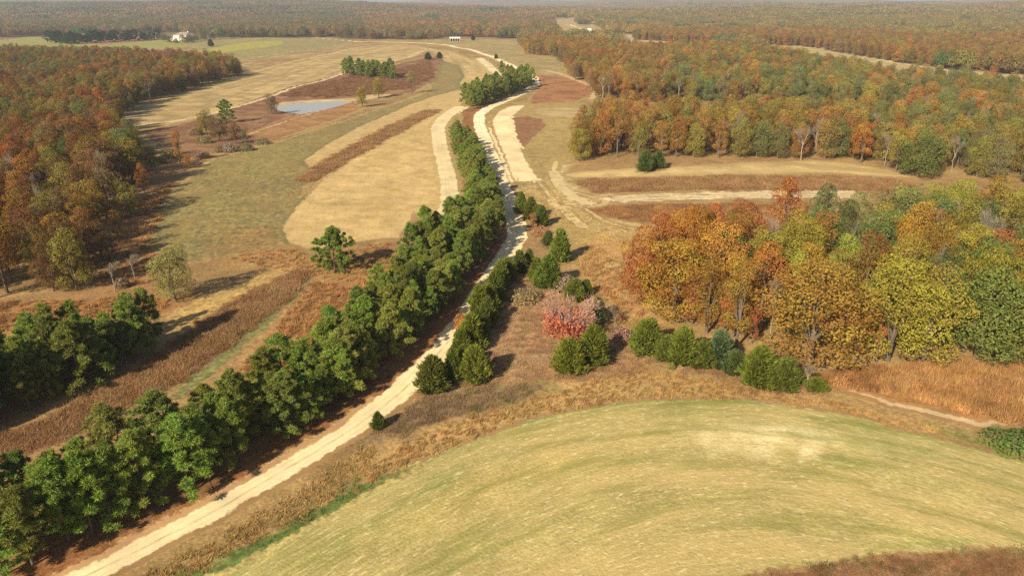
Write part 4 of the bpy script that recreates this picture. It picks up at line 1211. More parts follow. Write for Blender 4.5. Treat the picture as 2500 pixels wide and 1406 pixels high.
lone = [(818, 660, 8.4, 1.0, 'lone round pine between stubble field and roadside belt', -1), (1225, 182, 9.5, 1.0, 'single pine before the far roadside clump', 0),
        (1240, 186, 8.0, 1.0, 'smaller pine touching the single pine uphill', 1), (553, 300, 10.0, 1.35, 'dark green pine rising from the pond thicket', 4)]
for u, v, H, ws, lb, k in lone:
    if k < 0: put('pine_tree', LONE_PINE, 10, u, v, H, ws, 'pine', lb, None, 'tree', 0)
    else: put('pine_tree', PINE, 10, u, v, H, ws, 'pine', lb, None, 'tree', k)
# tall pines of the plantation continuing outside the picture: they shade its near side
OFF = []
for u0, v0 in [(-60, 1050), (-110, 1050), (-150, 1085), (-190, 1060), (-230, 1100), (-250, 1070), (-310, 1090), (-380, 1110), (-60, 1015), (-430, 1120), (-95, 990), (-170, 1010)]:
    x, y = G(u0, v0); OFF.append((x, y, 10.5 + 2 * rnd.random(), '', ''))
PINES += OFF
inview = [p for p in PINES if p[3] and -40 < px_of(p[0], p[1], 4)[0] < 2540 and px_of(p[0], p[1], p[2])[1] < 1420]
inview.sort(key=lambda p: -p[2] / math.hypot(p[0], p[1]))
PIN_IND = inview[:285]; pid = set(id(p) for p in PIN_IND)
PIN_REST = [p for p in PINES if id(p) not in pid]
for p in PINES: TAKEN.append((p[0], p[1], 2.0))


def pine_tint():
    return jit((0.275, 0.31, 0.065), 0.15) if rnd.random() < 0.18 else jit(TINT['pine'], 0.22)


for x, y, H, lb, gp in PIN_IND:
    place('pine_tree', PINE, 10, x, y, H, (0.95 if y < 95 and x > -60 else 0.78) + 0.26 * rnd.random(), pine_tint(), lb, gp)

# ------------------------------------------------------------------ woods
F1 = [(1560, 735), (1640, 790), (1720, 835), (1850, 862), (1960, 890), (2240, 888), (2500, 868), (2750, 850), (2750, 560), (2500, 575), (2250, 590), (2000, 600), (1900, 612), (1760, 620), (1640, 650), (1580, 690)]
F2 = [(1395, 392), (1500, 388), (1660, 390), (1930, 388), (2060, 394), (2180, 418), (2330, 430), (2500, 458), (2750, 490), (2750, 345), (2500, 325), (2200, 316), (1900, 314), (1680, 312), (1520, 306), (1440, 320), (1420, 350)]
F3 = [(1385, 190), (1430, 210), (1470, 245), (1560, 251), (1700, 252), (1900, 258), (2100, 272), (2500, 315), (2800, 350), (2800, 262), (2500, 239), (2300, 220), (2100, 193), (1990, 172), (1930, 154), (1840, 142), (1760, 130), (1640, 134), (1500, 128), (1400, 120), (1285, 112), (1275, 132), (1360, 142), (1376, 165)]
F4 = [(1900, 112), (1990, 118), (2100, 140), (2250, 163), (2500, 182), (2900, 210), (2900, 104), (2500, 95), (2300, 104), (2100, 92), (1900, 84), (1700, 84), (1560, 90), (1540, 98), (1640, 104), (1760, 108)]
F5 = [(596, 184), (520, 203), (440, 224), (345, 258), (262, 292), (300, 325), (340, 380), (345, 430), (318, 480), (290, 530), (262, 575), (232, 620), (210, 680), (200, 722), (100, 728), (0, 738), (-350, 790), (-350, 150), (0, 142), (120, 150), (240, 148), (330, 152), (450, 160), (540, 168)]


def fill(poly, spacing, jitter=0.42):
    P = Gs(poly)
    x0, y0 = P.min(0); x1, y1 = P.max(0)
    xs = np.arange(x0, x1, spacing); ys = np.arange(y0, y1, spacing)
    gx, gy = np.meshgrid(xs, ys)
    gx = gx + (np.arange(len(ys)) % 2)[:, None] * spacing * 0.5
    gx = gx.ravel() + NP.normal(size=gx.size) * spacing * jitter * 0.5; gy = gy.ravel() + NP.normal(size=gy.size) * spacing * jitter * 0.5
    m = in_poly(gx, gy, P)
    return np.stack([gx[m], gy[m]], -1)


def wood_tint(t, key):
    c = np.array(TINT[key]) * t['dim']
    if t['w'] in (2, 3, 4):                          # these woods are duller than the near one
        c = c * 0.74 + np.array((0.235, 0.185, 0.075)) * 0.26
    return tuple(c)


def pick(w):
    ks = list(w); t = rnd.random() * sum(w.values())
    for k in ks:
        t -= w[k]
        if t <= 0: return k
    return ks[-1]


def zone(wood, u, v, x, y):
    n = float(fbm(x / 38, y / 38, 131, 2))
    if wood == 1:
        if v > 760 and u < 1800: return {'golden': 2.5, 'orange': 2.8, 'bronze': 2.5, 'brown': 1, 'bare': 1.2, 'rust': 1}
        if u > 2280 and v > 700: return {'green': 3, 'olive': 2, 'yellow-green': 2, 'orange': 0.6}
        if u < 1850: return {'golden': 2.2, 'orange': 2.2, 'bronze': 2, 'olive': 1.2, 'green': 0.8, 'rust': 0.7, 'bare': 0.9}
        return {'yellow-green': 2.5, 'olive': 3, 'bronze': 1.6, 'green': 1.8, 'bare': 2.4, 'golden': 1, 'grey-green': 1.2, 'rust': 0.5}
    if wood == 2:
        if u < 1650: return {'orange': 2.2, 'golden': 2.2, 'rust': 1, 'bronze': 2.5, 'olive': 1}
        if u < 2120: return {'golden': 1.6, 'bronze': 2.4, 'olive': 2.6, 'orange': 0.9, 'bare': 0.8, 'green': 1.2}
        return {'green': 2.0, 'olive': 2.6, 'bare': 1.6, 'orange': 0.8, 'golden': 0.7, 'grey-green': 1.4}
    if wood == 3:
        if u < 1640: return {'rust': 1.3, 'orange': 1.6, 'bronze': 2.4, 'brown': 1.8, 'olive': 1.5, 'bare': 0.5}
        if v > 200: return {'olive': 2.6, 'green': 2.2, 'bare': 1.5, 'bronze': 1, 'orange': 0.7, 'grey-green': 1.5}
        return {'bronze': 2, 'olive': 2.4, 'orange': 1.2, 'brown': 1.4, 'green': 1.0}
    if wood == 4: return {'rust': 1.4, 'brown': 2.2, 'bronze': 2.4, 'orange': 1.0, 'olive': 1.4}
    if wood == 5:
        if v > 560: return {'olive': 3, 'bronze': 2.2, 'brown': 1.6, 'rust': 0.5}
        if n > 0.52: return {'rust': 2.0, 'brown': 2.8, 'bronze': 1.6, 'orange': 0.4, 'olive': 1.0, 'bare': 0.8}
        return {'olive': 2.8, 'brown': 1.6, 'bronze': 1.8, 'grey-green': 1.0, 'rust': 0.4, 'green': 0.6, 'bare': 0.6}


HT = {1: (12.5, 16.5), 2: (13, 17), 3: (12, 16.5), 4: (12, 16), 5: (11.5, 16)}
WNAME = {1: 'oak wood beyond the wheat field', 2: 'wood above the tan terrace strip', 3: 'wood behind the terrace wood', 4: 'far orange wood', 5: 'wood beside the olive meadow'}
CLEAR_PX = [
    [(1665, 262), (1690, 250), (1870, 250), (1920, 262), (1900, 312), (1690, 310)],
]
CLEARW = [Gs(c) for c in CLEAR_PX]
ALL = []
for wi, poly, sp in ((1, F1, 5.8), (2, F2, 6.8), (3, F3, 7.6), (4, F4, 8.5), (5, F5, 6.4)):
    pts = fill(poly, sp)
    ins = np.zeros(len(pts), bool)
    for c in CLEARW: ins |= in_poly(pts[:, 0], pts[:, 1], c)
    for (x, y), bad in zip(pts, ins):
        if bad: continue
        if any((x - a) ** 2 + (y - b) ** 2 < (c + 1.4) ** 2 for a, b, c in TAKEN): continue
        u, v = px_of(x, y, 0)
        k = pick(zone(wi, u, v, x, y))
        lo, hi = HT[wi]
        H = lo + (hi - lo) * rnd.random()
        if wi == 5 and v > 560: H *= 0.88
        ALL.append(dict(w=wi, dim=0.86 if wi == 5 else 1.0, x=x, y=y, u=u, v=v, k=k, H=H, r=math.hypot(x, y)))

vis = [t for t in ALL if -160 < t['u'] < 2660 and t['v'] < 1500]
vis.sort(key=lambda t: -t['H'] / t['r'])
N_IND = 268
ind = [t for t in vis if t['k'] != 'bare'][:N_IND]
inb = [t for t in vis if t['k'] == 'bare'][:60]
ids = set(id(t) for t in ind) | set(id(t) for t in inb)
rest = [t for t in ALL if id(t) not in ids]
# labels: wood, depth rank from its front, place counted from the road or meadow side
SZ = lambda H: 'tall' if H > 15 else ('small' if H < 13 else 'medium')
for w in (1, 2, 3, 4, 5):
    grp = [t for t in ind + inb if t['w'] == w]
    if not grp: continue
    ymin = min(t['y'] for t in grp)
    rows = {}
    for t in grp: rows.setdefault(int((t['y'] - ymin) / 9.0), []).append(t)
    for rk in sorted(rows):
        rr = sorted(rows[rk], key=lambda t: t['x'] if w != 5 else -t['x'])
        for i, t in enumerate(rr):
            side = 'from the road' if w != 5 else 'from the meadow'
            kn = 'bare grey' if t['k'] == 'bare' else t['k']
            t['label'] = f"{SZ(t['H'])} {kn} tree, {ordw(i + 1)} {side}, {ordw(rk + 1)} rank, {WNAME[w]}"
for t in ind:
    place('oak_tree', OAK, 14, t['x'], t['y'], t['H'], 0.78 + 0.25 * rnd.random(), jit(wood_tint(t, t['k']), 0.22), t['label'], 'trees of the ' + WNAME[t['w']])
for t in inb:
    place('bare_tree', BARE, 11, t['x'], t['y'], t['H'] * 0.95, 0.6 + 0.2 * rnd.random(), jit(TINT['grey'], 0.12), t['label'], 'trees of the ' + WNAME[t['w']])


# ------------------------------------------------------------------ masses nobody could count: instanced on points
def proto_coll(name, meshes):
    c = bpy.data.collections.new(name)
    for i, me in enumerate(meshes):
        o = bpy.data.objects.new(f'{name}_{i:02d}', me)
        c.objects.link(o)
    return c


def join_meshes(name, ms):
    """one mesh with both materials, trunk and crown together"""
    V = []; Qs = []; Ts = []; mi_q = []; mi_t = []; var_q = []; var_t = []; tv_q = []; tv_t = []; off = 0
    mats = []
    for me in ms:
        n = len(me.vertices); co = np.empty(n * 3, np.float32); me.vertices.foreach_get('co', co)
        V.append(co.reshape(-1, 3))
        m = me.materials[0]
        if m not in mats: mats.append(m)
        k = mats.index(m)
        np_ = len(me.polygons); tot = np.empty(np_, np.int32); me.polygons.foreach_get('loop_total', tot)
        li = np.empty(len(me.loops), np.int32); me.loops.foreach_get('vertex_index', li)
        va = np.full(np_, 0.5, np.float32); tv = np.full(np_, 0.5, np.float32)
        if 'var' in me.attributes:
            me.attributes['var'].data.foreach_get('value', va); me.attributes['tv'].data.foreach_get('value', tv)
        if tot[0] == 4: Qs.append(li.reshape(-1, 4) + off); mi_q += [k] * np_; var_q.append(va); tv_q.append(tv)
        else: Ts.append(li.reshape(-1, 3) + off); mi_t += [k] * np_; var_t.append(va); tv_t.append(tv)
        off += n
    q = np.concatenate(Qs) if Qs else None; t = np.concatenate(Ts) if Ts else None
    return mesh_np(name, np.concatenate(V), quads=q, tris=t, mats=mats, midx=mi_q + mi_t,
                   fattr={'var': np.concatenate(var_q + var_t), 'tv': np.concatenate(tv_q + tv_t)})


def gn_scatter(coll):
    ng = bpy.data.node_groups.new('scatter_on_points', 'GeometryNodeTree')
    ng.interface.new_socket('Geometry', in_out='INPUT', socket_type='NodeSocketGeometry')
    ng.interface.new_socket('Geometry', in_out='OUTPUT', socket_type='NodeSocketGeometry')
    gi = ng.nodes.new('NodeGroupInput'); go = ng.nodes.new('NodeGroupOutput')
    ci = ng.nodes.new('GeometryNodeCollectionInfo')
    ci.inputs['Collection'].default_value = coll
    ci.inputs['Separate Children'].default_value = True
    ci.inputs['Reset Children'].default_value = True
    iop = ng.nodes.new('GeometryNodeInstanceOnPoints')
    iop.inputs['Pick Instance'].default_value = True

    def na(name, typ):
        n = ng.nodes.new('GeometryNodeInputNamedAttribute'); n.data_type = typ
        n.inputs['Name'].default_value = name
        return n.outputs['Attribute']
    ng.links.new(gi.outputs[0], iop.inputs['Points'])
    ng.links.new(ci.outputs[0], iop.inputs['Instance'])
    ng.links.new(na('idx', 'INT'), iop.inputs['Instance Index'])
    e2r = ng.nodes.new('FunctionNodeEulerToRotation')
    ng.links.new(na('rot', 'FLOAT_VECTOR'), e2r.inputs[0])
    ng.links.new(e2r.outputs[0], iop.inputs['Rotation'])
    ng.links.new(na('scl', 'FLOAT_VECTOR'), iop.inputs['Scale'])
    ng.links.new(iop.outputs[0], go.inputs[0])
    return ng


def scatter(name, label, coll, P, idx, rotz, scl, tint):
    n = len(P)
    if n == 0: return
    me = bpy.data.meshes.new(name)
    me.vertices.add(n); me.vertices.foreach_set('co', np.asarray(P, np.float32).ravel())
    me.attributes.new('idx', 'INT', 'POINT').data.foreach_set('value', np.asarray(idx, np.int32))
    rt = np.zeros((n, 3), np.float32); rt[:, 2] = rotz
    me.attributes.new('rot', 'FLOAT_VECTOR', 'POINT').data.foreach_set('vector', rt.ravel())
    me.attributes.new('scl', 'FLOAT_VECTOR', 'POINT').data.foreach_set('vector', np.asarray(scl, np.float32).ravel())
    tc = np.concatenate([np.asarray(tint, np.float32), np.ones((n, 1), np.float32)], 1)
    me.attributes.new('tint', 'FLOAT_COLOR', 'POINT').data.foreach_set('color', tc.ravel())
    o = obj(name, me)
    md = o.modifiers.new('scatter', 'NODES')
    md.node_group = gn_scatter(coll)
    tag(o, label, kind='stuff')
    return o


def scatter_list(name, label, coll, L):
    if not L: return
    scatter(name, label, coll, [l[0] for l in L], [l[1] for l in L], [l[2] for l in L], [l[3] for l in L], [l[4] for l in L])


tree_coll = proto_coll('wood_trees', [join_meshes('wood_tree', p) for p in OAK] + [join_meshes('wood_bare_tree', p) for p in BARE])
L = {}
for t in rest:
    bare = t['k'] == 'bare'
    s = t['H'] / (11 if bare else 14)
    ws = s * ((0.6 + 0.25 * rnd.random()) if bare else (0.78 + 0.25 * rnd.random()))
    i = len(OAK) + rnd.randrange(len(BARE)) if bare else rnd.randrange(len(OAK))
    L.setdefault(t['w'], []).append(((t['x'], t['y'], zt(t['x'], t['y'])), i, rnd.random() * 6.28, (ws, ws, s), jit(wood_tint(t, 'grey' if bare else t['k']), 0.22)))
for w in L:
    scatter_list('forest', f'remaining close packed autumn trees of the {WNAME[w]}', tree_coll, L[w])

pine_coll = proto_coll('stand_pines', [join_meshes('stand_pine', p) for p in PINE])
scatter_list('pine_stand', 'remaining small and hidden pines of the belts and plantation', pine_coll,
             [((p[0], p[1], zt(p[0], p[1])), rnd.randrange(len(PINE)), rnd.random() * 6.28, (p[2] / 10, p[2] / 10, p[2] / 10), pine_tint()) for p in PIN_REST])

# far woods: groves of six trees, then bigger groves out to the skyline
def grove(seed, size, n, H, nl, ls):
    g = np.random.default_rng(seed)
    V = []; Q = []; var = []; tvv = []; off = 0
    for k in range(n):
        c = np.array([(g.random() - 0.5) * size, (g.random() - 0.5) * size, 0])
        h = H * (0.75 + 0.45 * g.random()); w = h * (0.24 + 0.11 * g.random())
        d = rdir(g, nl); d[:, 2] = np.abs(d[:, 2]) * 1.1 - 0.35
        d = unit(d)
        bump = 0.78 + 0.4 * vn(d[:, 0] * 2.6 + 10 * k, d[:, 1] * 2.6 + d[:, 2] * 2, seed)
        C = c + np.array([0, 0, h * 0.52]) + d * bump[:, None] * np.array([w, w, h * 0.47])
        v, q = leaves(g, C, d + 0.5 * g.normal(size=(nl, 3)), ls * (0.7 + 0.6 * g.random(nl)), 0.75)
        V.append(v); Q.append(q + off); off += len(v)
        t = g.random()
        var.append(np.clip(0.55 * t + 0.45 * g.random(nl), 0, 1)); tvv.append(np.full(nl, t))
    return mesh_np('grove', np.concatenate(V), quads=np.concatenate(Q), mats=[M_GROVE], fattr={'var': np.concatenate(var), 'tv': np.concatenate(tvv)})


M_GROVE = leaf_mat('far_leaves', 0.25, 0.012, 0.75, 0.045)
g20 = proto_coll('far_groves', [grove(600 + k, 22, 10, 12.5, 230, 0.95) for k in range(7)])
g90 = proto_coll('skyline_groves', [grove(650 + k, 95, 120, 13.5, 36, 3.0) for k in range(4)])

# open ground among the far woods (each polygon reaches towards the viewer by what the trees in front hide)
OPEN_PX = [
    [(1338, 54), (1345, 48), (1366, 47), (1382, 45), (1408, 45), (1410, 58), (1424, 63), (1438, 57), (1440, 48), (1456, 47), (1461, 60), (1476, 72), (1492, 84), (1512, 98), (1486, 96), (1462, 98), (1440, 97), (1420, 92), (1392, 96), (1368, 92), (1352, 80), (1346, 66)],
    [(1500, 78), (1540, 86), (1680, 90), (1760, 94), (1760, 130), (1640, 134), (1500, 128)],
    [(1700, 60), (1780, 58), (1770, 74), (1690, 76)],
    [(1840, 98), (1970, 98), (2000, 122), (1940, 166), (1840, 150)],
    [(1930, 108), (2030, 122), (2180, 150), (2320, 172), (2500, 186), (2800, 214), (2800, 262), (2500, 239), (2300, 220), (2100, 193), (1930, 154)],
    [(2380, 102), (2500, 104), (2500, 116), (2380, 114)],
    [(1020, 47), (1080, 46), (1080, 58), (1020, 58)],
    [(-900, 92), (30, 92), (120, 86), (420, 80), (500, 88), (560, 92), (700, 93), (830, 92), (930, 97), (1050, 97), (1090, 91), (1180, 92), (1270, 97), (1275, 110), (1275, 132), (1360, 142), (1500, 250), (1400, 700), (-900, 700)],
]
OPENW = [Gs(c) for c in OPEN_PX]
# strips of pale field in those openings
near_polys = [Gs(p) for p in (F3, F4)]


def far_tint(u, v, x, y):
    n = float(fbm(x / 190, y / 190, 151, 3)); m = rnd.random()
    if u < 900:
        base = [(0.185, 0.150, 0.070), (0.225, 0.150, 0.075), (0.160, 0.140, 0.065), (0.25, 0.150, 0.072)]
        if v < 45 and n > 0.5: base = [(0.13, 0.13, 0.07), (0.175, 0.145, 0.08)]
    elif u < 1350:
        base = [(0.25, 0.155, 0.070), (0.28, 0.150, 0.062), (0.21, 0.160, 0.070), (0.23, 0.150, 0.072)]
    else:
        base = [(0.29, 0.175, 0.060), (0.26, 0.180, 0.060), (0.22, 0.175, 0.062), (0.30, 0.160, 0.055)]
    i = min(3, int((n * 0.75 + m * 0.35) * len(base) * 0.92)) % len(base)
    c = base[i]
    if rnd.random() < 0.09: c = (0.085, 0.12, 0.045)
    return jit(c, 0.16)


def far_points(r0, r1, sp, size, coll, n_proto, name, label, openpad):
    Lf = []
    xs = np.arange(-r1 * 0.78, r1 * 0.78, sp); ys = np.arange(r0 * 0.6, r1, sp)
    gx, gy = np.meshgrid(xs, ys); gx = gx.ravel() + NP.normal(size=gx.size) * sp * 0.25; gy = gy.ravel() + NP.normal(size=gy.size) * sp * 0.25
    r = np.hypot(gx, gy)
    m = (r >= r0) & (r < r1) & (np.abs(gx) < gy * 0.78 + 60)
    for c in OPENW: m &= ~in_poly(gx, gy, c)
    for c in near_polys: m &= ~in_poly(gx, gy, c)
    gx, gy = gx[m], gy[m]
    gz = terrain(gx, gy)
    for x, y, z in zip(gx, gy, gz):
        u, v = px_of(x, y, z)
        s = 0.85 + 0.35 * rnd.random()
        Lf.append(((x, y, z - 0.3), rnd.randrange(n_proto), rnd.random() * 6.28, (1.05, 1.05, s), far_tint(u, v, x, y)))
    scatter_list(name, label, coll, Lf)
    return len(Lf)


nf1 = far_points(480, 2300, 20.0, 22, g20, 7, 'forest', 'distant mixed autumn woods stretching towards the skyline', 0)
nf2 = far_points(2300, 10500, 88.0, 95, g90, 4, 'forest', 'hazy wooded hills along the skyline', 0)

# dark evergreen lines below the far woods
egp = proto_coll('far_evergreens', [join_meshes('far_evergreen', PINE[2]), join_meshes('far_evergreen', PINE[4])])


def treeline(line, n, H, label, tint, ww=1.3):
    P, _ = lerp_line(Gs(line), n)
    for i, p in enumerate(P):
        x, y = p + np.array([rnd.gauss(0, 2.5), rnd.gauss(0, 3.5)])
        place('evergreen_tree', PINE, 10, x, y, H * (0.75 + 0.5 * rnd.random()), ww, jit(tint, 0.15), f'{label}, {ordw(i + 1)} from its lawn end', label + ' row', 'tree')


treeline([(125, 106), (180, 108), (250, 104), (380, 98)], 34, 13.0, 'dark evergreen in the tree line beside the lawn', (0.055, 0.10, 0.04), 1.7)

# trees round the house and along the hilltop
for i, (u, v, H, tn, lb) in enumerate([
    (402, 102, 9, (0.14, 0.14, 0.06), 'dull green tree at the white house driveway'), (415, 106, 8, (0.15, 0.12, 0.06), 'brown tree in front of the white house'),
    (446, 105, 9, (0.15, 0.13, 0.06), 'olive tree before the white house'), (463, 103, 10, (0.16, 0.14, 0.065), 'grey olive tree at the white house corner'),
    (430, 107, 7, (0.14, 0.13, 0.06), 'low olive tree below the white garage'), (456, 107, 7.5, (0.12, 0.13, 0.06), 'low green tree hiding the white house front'),
    (470, 105, 8, (0.16, 0.13, 0.065), 'brown olive tree hiding the white house end'), (498, 99, 10, (0.13, 0.14, 0.06), 'green tree along the drive past the house'),
    (518, 97, 11, (0.16, 0.14, 0.065), 'olive tree along the drive past the house'), (640, 92, 14, (0.18, 0.15, 0.07), 'broad brown tree on the hilltop line'),
    (665, 92, 13, (0.10, 0.125, 0.055), 'dark tree on the hilltop line near the pasture'), (740, 92, 15, (0.17, 0.15, 0.065), 'olive grey tree beyond the pasture end'),
    (780, 92, 14, (0.19, 0.15, 0.07), 'brown tree beyond the pasture end'),
    (480, 101, 9, (0.17, 0.14, 0.07), 'tree just past the white house'), (540, 96, 14, (0.10, 0.14, 0.06), 'dark green tree uphill of the house'),
    (565, 94, 13, (0.08, 0.12, 0.05), 'evergreen looking tree on the hilltop line'), (590, 93, 15, (0.19, 0.16, 0.07), 'olive tree on the hilltop line'),
    (612, 93, 14, (0.16, 0.15, 0.07), 'dusky tree on the hilltop line'), (700, 92, 16, (0.17, 0.155, 0.065), 'tall olive tree at the end of the pasture'),
    (830, 94, 12, (0.22, 0.14, 0.05), 'bronze tree above the upper track bend'), (850, 95, 16, (0.17, 0.15, 0.055), 'tall olive tree above the upper track'),
    (880, 96, 14, (0.24, 0.12, 0.05), 'rust tree above the upper track'), (910, 97, 12, (0.26, 0.12, 0.045), 'orange brown tree above the upper track'),
    (975, 97, 13, (0.23, 0.14, 0.055), 'bronze tree behind the gravel road summit'), (1000, 97, 14, (0.27, 0.12, 0.05), 'rust tree behind the gravel road summit')]):
    x, y = G(u, v)
    place('oak_tree', OAK, 14, x, y, H * 1.25, 1.35, jit(tuple(q_ * 0.8 for q_ in tn), 0.08), lb, 'trees along the hilltop', k=rnd.choice((0, 1, 2, 7)))

# ------------------------------------------------------------------ tall grass, weeds and brush
def patch_mesh(seed, rad, H, n, spread, wd, stiff=1.0):
    v, t, var = grass_patch(seed, rad, H, n, spread, wd, stiff)
    return mesh_np('tuft', v, tris=t, mats=[M_GRASS], fattr={'var': var, 'tv': np.full(len(var), 0.5)})


grass_c = proto_coll('tall_grass_tufts', [patch_mesh(700 + k, 0.9, 1.0, 150, 0.30, 0.07) for k in range(4)])
brush_c = proto_coll('brush_tufts', [patch_mesh(720 + k, 1.0, 0.95, 300, 1.15, 0.045, 0.9) for k in range(4)])
weed_c = proto_coll('weed_tufts', [patch_mesh(740 + k, 1.0, 0.55, 120, 0.7, 0.07) for k in range(4)])


def tufts(name, label, coll, poly=None, line=None, w=None, sp=1.2, cols=(), sc=(0.8, 1.25), keep=1.0, noise_keep=None, maxr=700, zs=1.0):
    if poly is not None:
        pts = fill(poly, sp, 0.6)
    else:
        A = Gs(line); n = max(2, int(lerp_line(A, 2)[1] / sp)); P, _ = lerp_line(A, n)
        T = np.gradient(P, axis=0); N = unit(np.stack([-T[:, 1], T[:, 0]], -1))
        W = np.interp(np.linspace(0, 1, n), np.linspace(0, 1, len(w)), w)
        pts = []
        for i in range(n):
            m = max(1, int(W[i] / sp))
            for k in range(m):
                o = (k + 0.5 + rnd.gauss(0, 0.3)) / m - 0.5
                pts.append(P[i] + N[i] * W[i] * o + np.array([rnd.gauss(0, sp * 0.3), rnd.gauss(0, sp * 0.3)]))
        pts = np.array(pts)
    if not len(pts): return
    z = terrain(pts[:, 0], pts[:, 1])
    nz = fbm(pts[:, 0] / 4.5, pts[:, 1] / 4.5, 171, 3)
    road = ROADW
    dr = seg_dist(pts[:, 0], pts[:, 1], road)[0]
    dw = in_poly(pts[:, 0], pts[:, 1], WHEATW)
    Lf = []
    for (x, y), zz, q, d, iw in zip(pts, z, nz, dr, dw):
        if d < 2.6 or iw or rnd.random() > keep: continue
        if noise_keep and q < noise_keep: continue
        i = min(len(cols) - 1, int(np.clip((q - 0.28) / 0.44, 0, 0.999) * len(cols)))
        s = sc[0] + (sc[1] - sc[0]) * rnd.random()
        Lf.append(((x, y, zz - 0.03), rnd.randrange(4), rnd.random() * 6.28, (s * 1.1, s * 1.1, s * zs * (0.75 + 0.5 * q)), jit(tuple(q_ * (1.08 if coll is brush_c else 1.3) for q_ in cols[i]), 0.13)))
    scatter_list(name, label, coll, Lf)


ROADW = Gs(ROAD)
WHEATW = [r_ for r_ in REG if r_['nm'] == 'wheat_field'][0]['P']
RUSS = [(0.27, 0.15, 0.072), (0.32, 0.185, 0.09), (0.35, 0.215, 0.105), (0.29, 0.17, 0.078)]
tufts('brush', 'tall russet dead brush strip between the two pine belts', brush_c, line=[(735, 668), (640, 735), (540, 805), (420, 895), (280, 975), (140, 1045), (0, 1095), (-160, 1160)], w=[4, 7, 8.5, 8.5, 8, 7, 6, 6], sp=0.95, cols=RUSS, sc=(0.8, 1.5))
tufts('brush', 'russet brush terrace crossing the stubble field', brush_c, line=[(755, 440), (790, 412), (880, 360), (970, 312), (1055, 271)], w=[6, 7, 8, 8.5, 8], sp=1.6, cols=RUSS, sc=(1.3, 1.9))
tufts('brush', 'long russet brush terrace above the rocky strip', brush_c, poly=[(1405, 442), (1600, 436), (1900, 432), (2050, 430), (2200, 440), (2250, 450), (2200, 466), (1980, 462), (1700, 462), (1450, 470)], sp=1.6, cols=RUSS, sc=(1.2, 1.8))
tufts('brush', 'russet brush below the rocky strip', brush_c, poly=[(1440, 514), (1480, 504), (1640, 499), (1800, 498), (1900, 502), (1800, 540), (1640, 546), (1540, 538), (1480, 526)], sp=1.7, cols=[(0.30, 0.155, 0.07), (0.36, 0.19, 0.08), (0.27, 0.15, 0.07)], sc=(0.9, 1.4))
ORG = [(0.24, 0.125, 0.05), (0.31, 0.165, 0.065), (0.35, 0.20, 0.08), (0.30, 0.165, 0.07)]
tufts('tall_grass', 'tall orange broomsedge below the oak wood', grass_c, poly=[(1980, 925), (2060, 908), (2250, 893), (2500, 890), (2750, 895), (2750, 1040), (2500, 1028), (2400, 1015), (2250, 975), (2100, 950)], sp=1.0, cols=ORG, sc=(0.9, 1.4))
tufts('tall_grass', 'tan grass verge curving round the wheat field', grass_c, poly=[(900, 1140), (1000, 1075), (1150, 1010), (1350, 960), (1550, 900), (1800, 935), (2060, 985), (2300, 1050), (2330, 1076), (2200, 1044), (2050, 1004), (1900, 980), (1600, 972), (1450, 988), (1300, 1020), (1150, 1070), (1000, 1135), (850, 1210)], sp=0.95, cols=[(0.30, 0.185, 0.075), (0.35, 0.225, 0.09), (0.33, 0.205, 0.08), (0.37, 0.25, 0.105)], sc=(0.35, 0.65))
tufts('weeds', 'grey brown weeds between the cedars and the road', brush_c, poly=[(930, 1050), (1010, 985), (1120, 950), (1250, 940), (1340, 940), (1240, 985), (1080, 1020), (950, 1080)], sp=1.1, cols=[(0.22, 0.15, 0.085), (0.28, 0.19, 0.11), (0.17, 0.15, 0.06), (0.30, 0.21, 0.12)], sc=(0.5, 0.95))
tufts('weeds', 'pinkish tan weeds filling the cedar triangle', brush_c, poly=[(1180, 880), (1240, 740), (1300, 690), (1400, 740), (1480, 790), (1560, 870), (1620, 900), (1450, 930), (1330, 930), (1200, 940)], sp=1.2, cols=[(0.34, 0.20, 0.11), (0.40, 0.25, 0.13), (0.30, 0.20, 0.11), (0.42, 0.28, 0.16)], sc=(0.45, 0.9))
tufts('tall_grass', 'orange grass skirting the oak wood corner', grass_c, poly=[(1440, 600), (1530, 640), (1520, 730), (1640, 805), (1720, 850), (1640, 840), (1520, 790), (1450, 720), (1410, 640)], sp=1.4, cols=[(0.33, 0.20, 0.085), (0.38, 0.25, 0.10), (0.34, 0.19, 0.08)], sc=(0.55, 0.95))
tufts('tall_grass', 'dry yellow grass around the turning loop', weed_c, poly=[(1260, 455), (1340, 450), (1420, 520), (1560, 560), (1540, 640), (1430, 660), (1390, 560), (1310, 520)], sp=2.0, cols=[(0.33, 0.23, 0.09), (0.40, 0.29, 0.11), (0.30, 0.22, 0.085)], sc=(0.6, 1.1))
tufts('tall_grass', 'red brown grass between green path and roadside pines', grass_c, poly=[(760, 690), (860, 700), (960, 640), (960, 740), (860, 830), (720, 910), (600, 970), (520, 1000), (560, 930), (680, 800)], sp=1.2, cols=[(0.27, 0.14, 0.06), (0.34, 0.18, 0.075), (0.30, 0.165, 0.07)], sc=(0.5, 0.9))
tufts('tall_grass', 'brown grass around the lone pine', grass_c, poly=[(540, 630), (700, 605), (760, 625), (960, 590), (960, 640), (860, 690), (760, 680), (640, 650)], sp=1.6, cols=[(0.27, 0.15, 0.06), (0.36, 0.22, 0.085), (0.32, 0.19, 0.075)], sc=(0.4, 0.8))
tufts('tall_grass', 'rust grass fringe below the meadow wood', grass_c, poly=[(-100, 745), (100, 735), (300, 725), (420, 735), (380, 770), (200, 780), (0, 815), (-150, 850)], sp=1.4, cols=[(0.28, 0.14, 0.055), (0.34, 0.19, 0.07), (0.25, 0.14, 0.06)], sc=(0.5, 0.9))
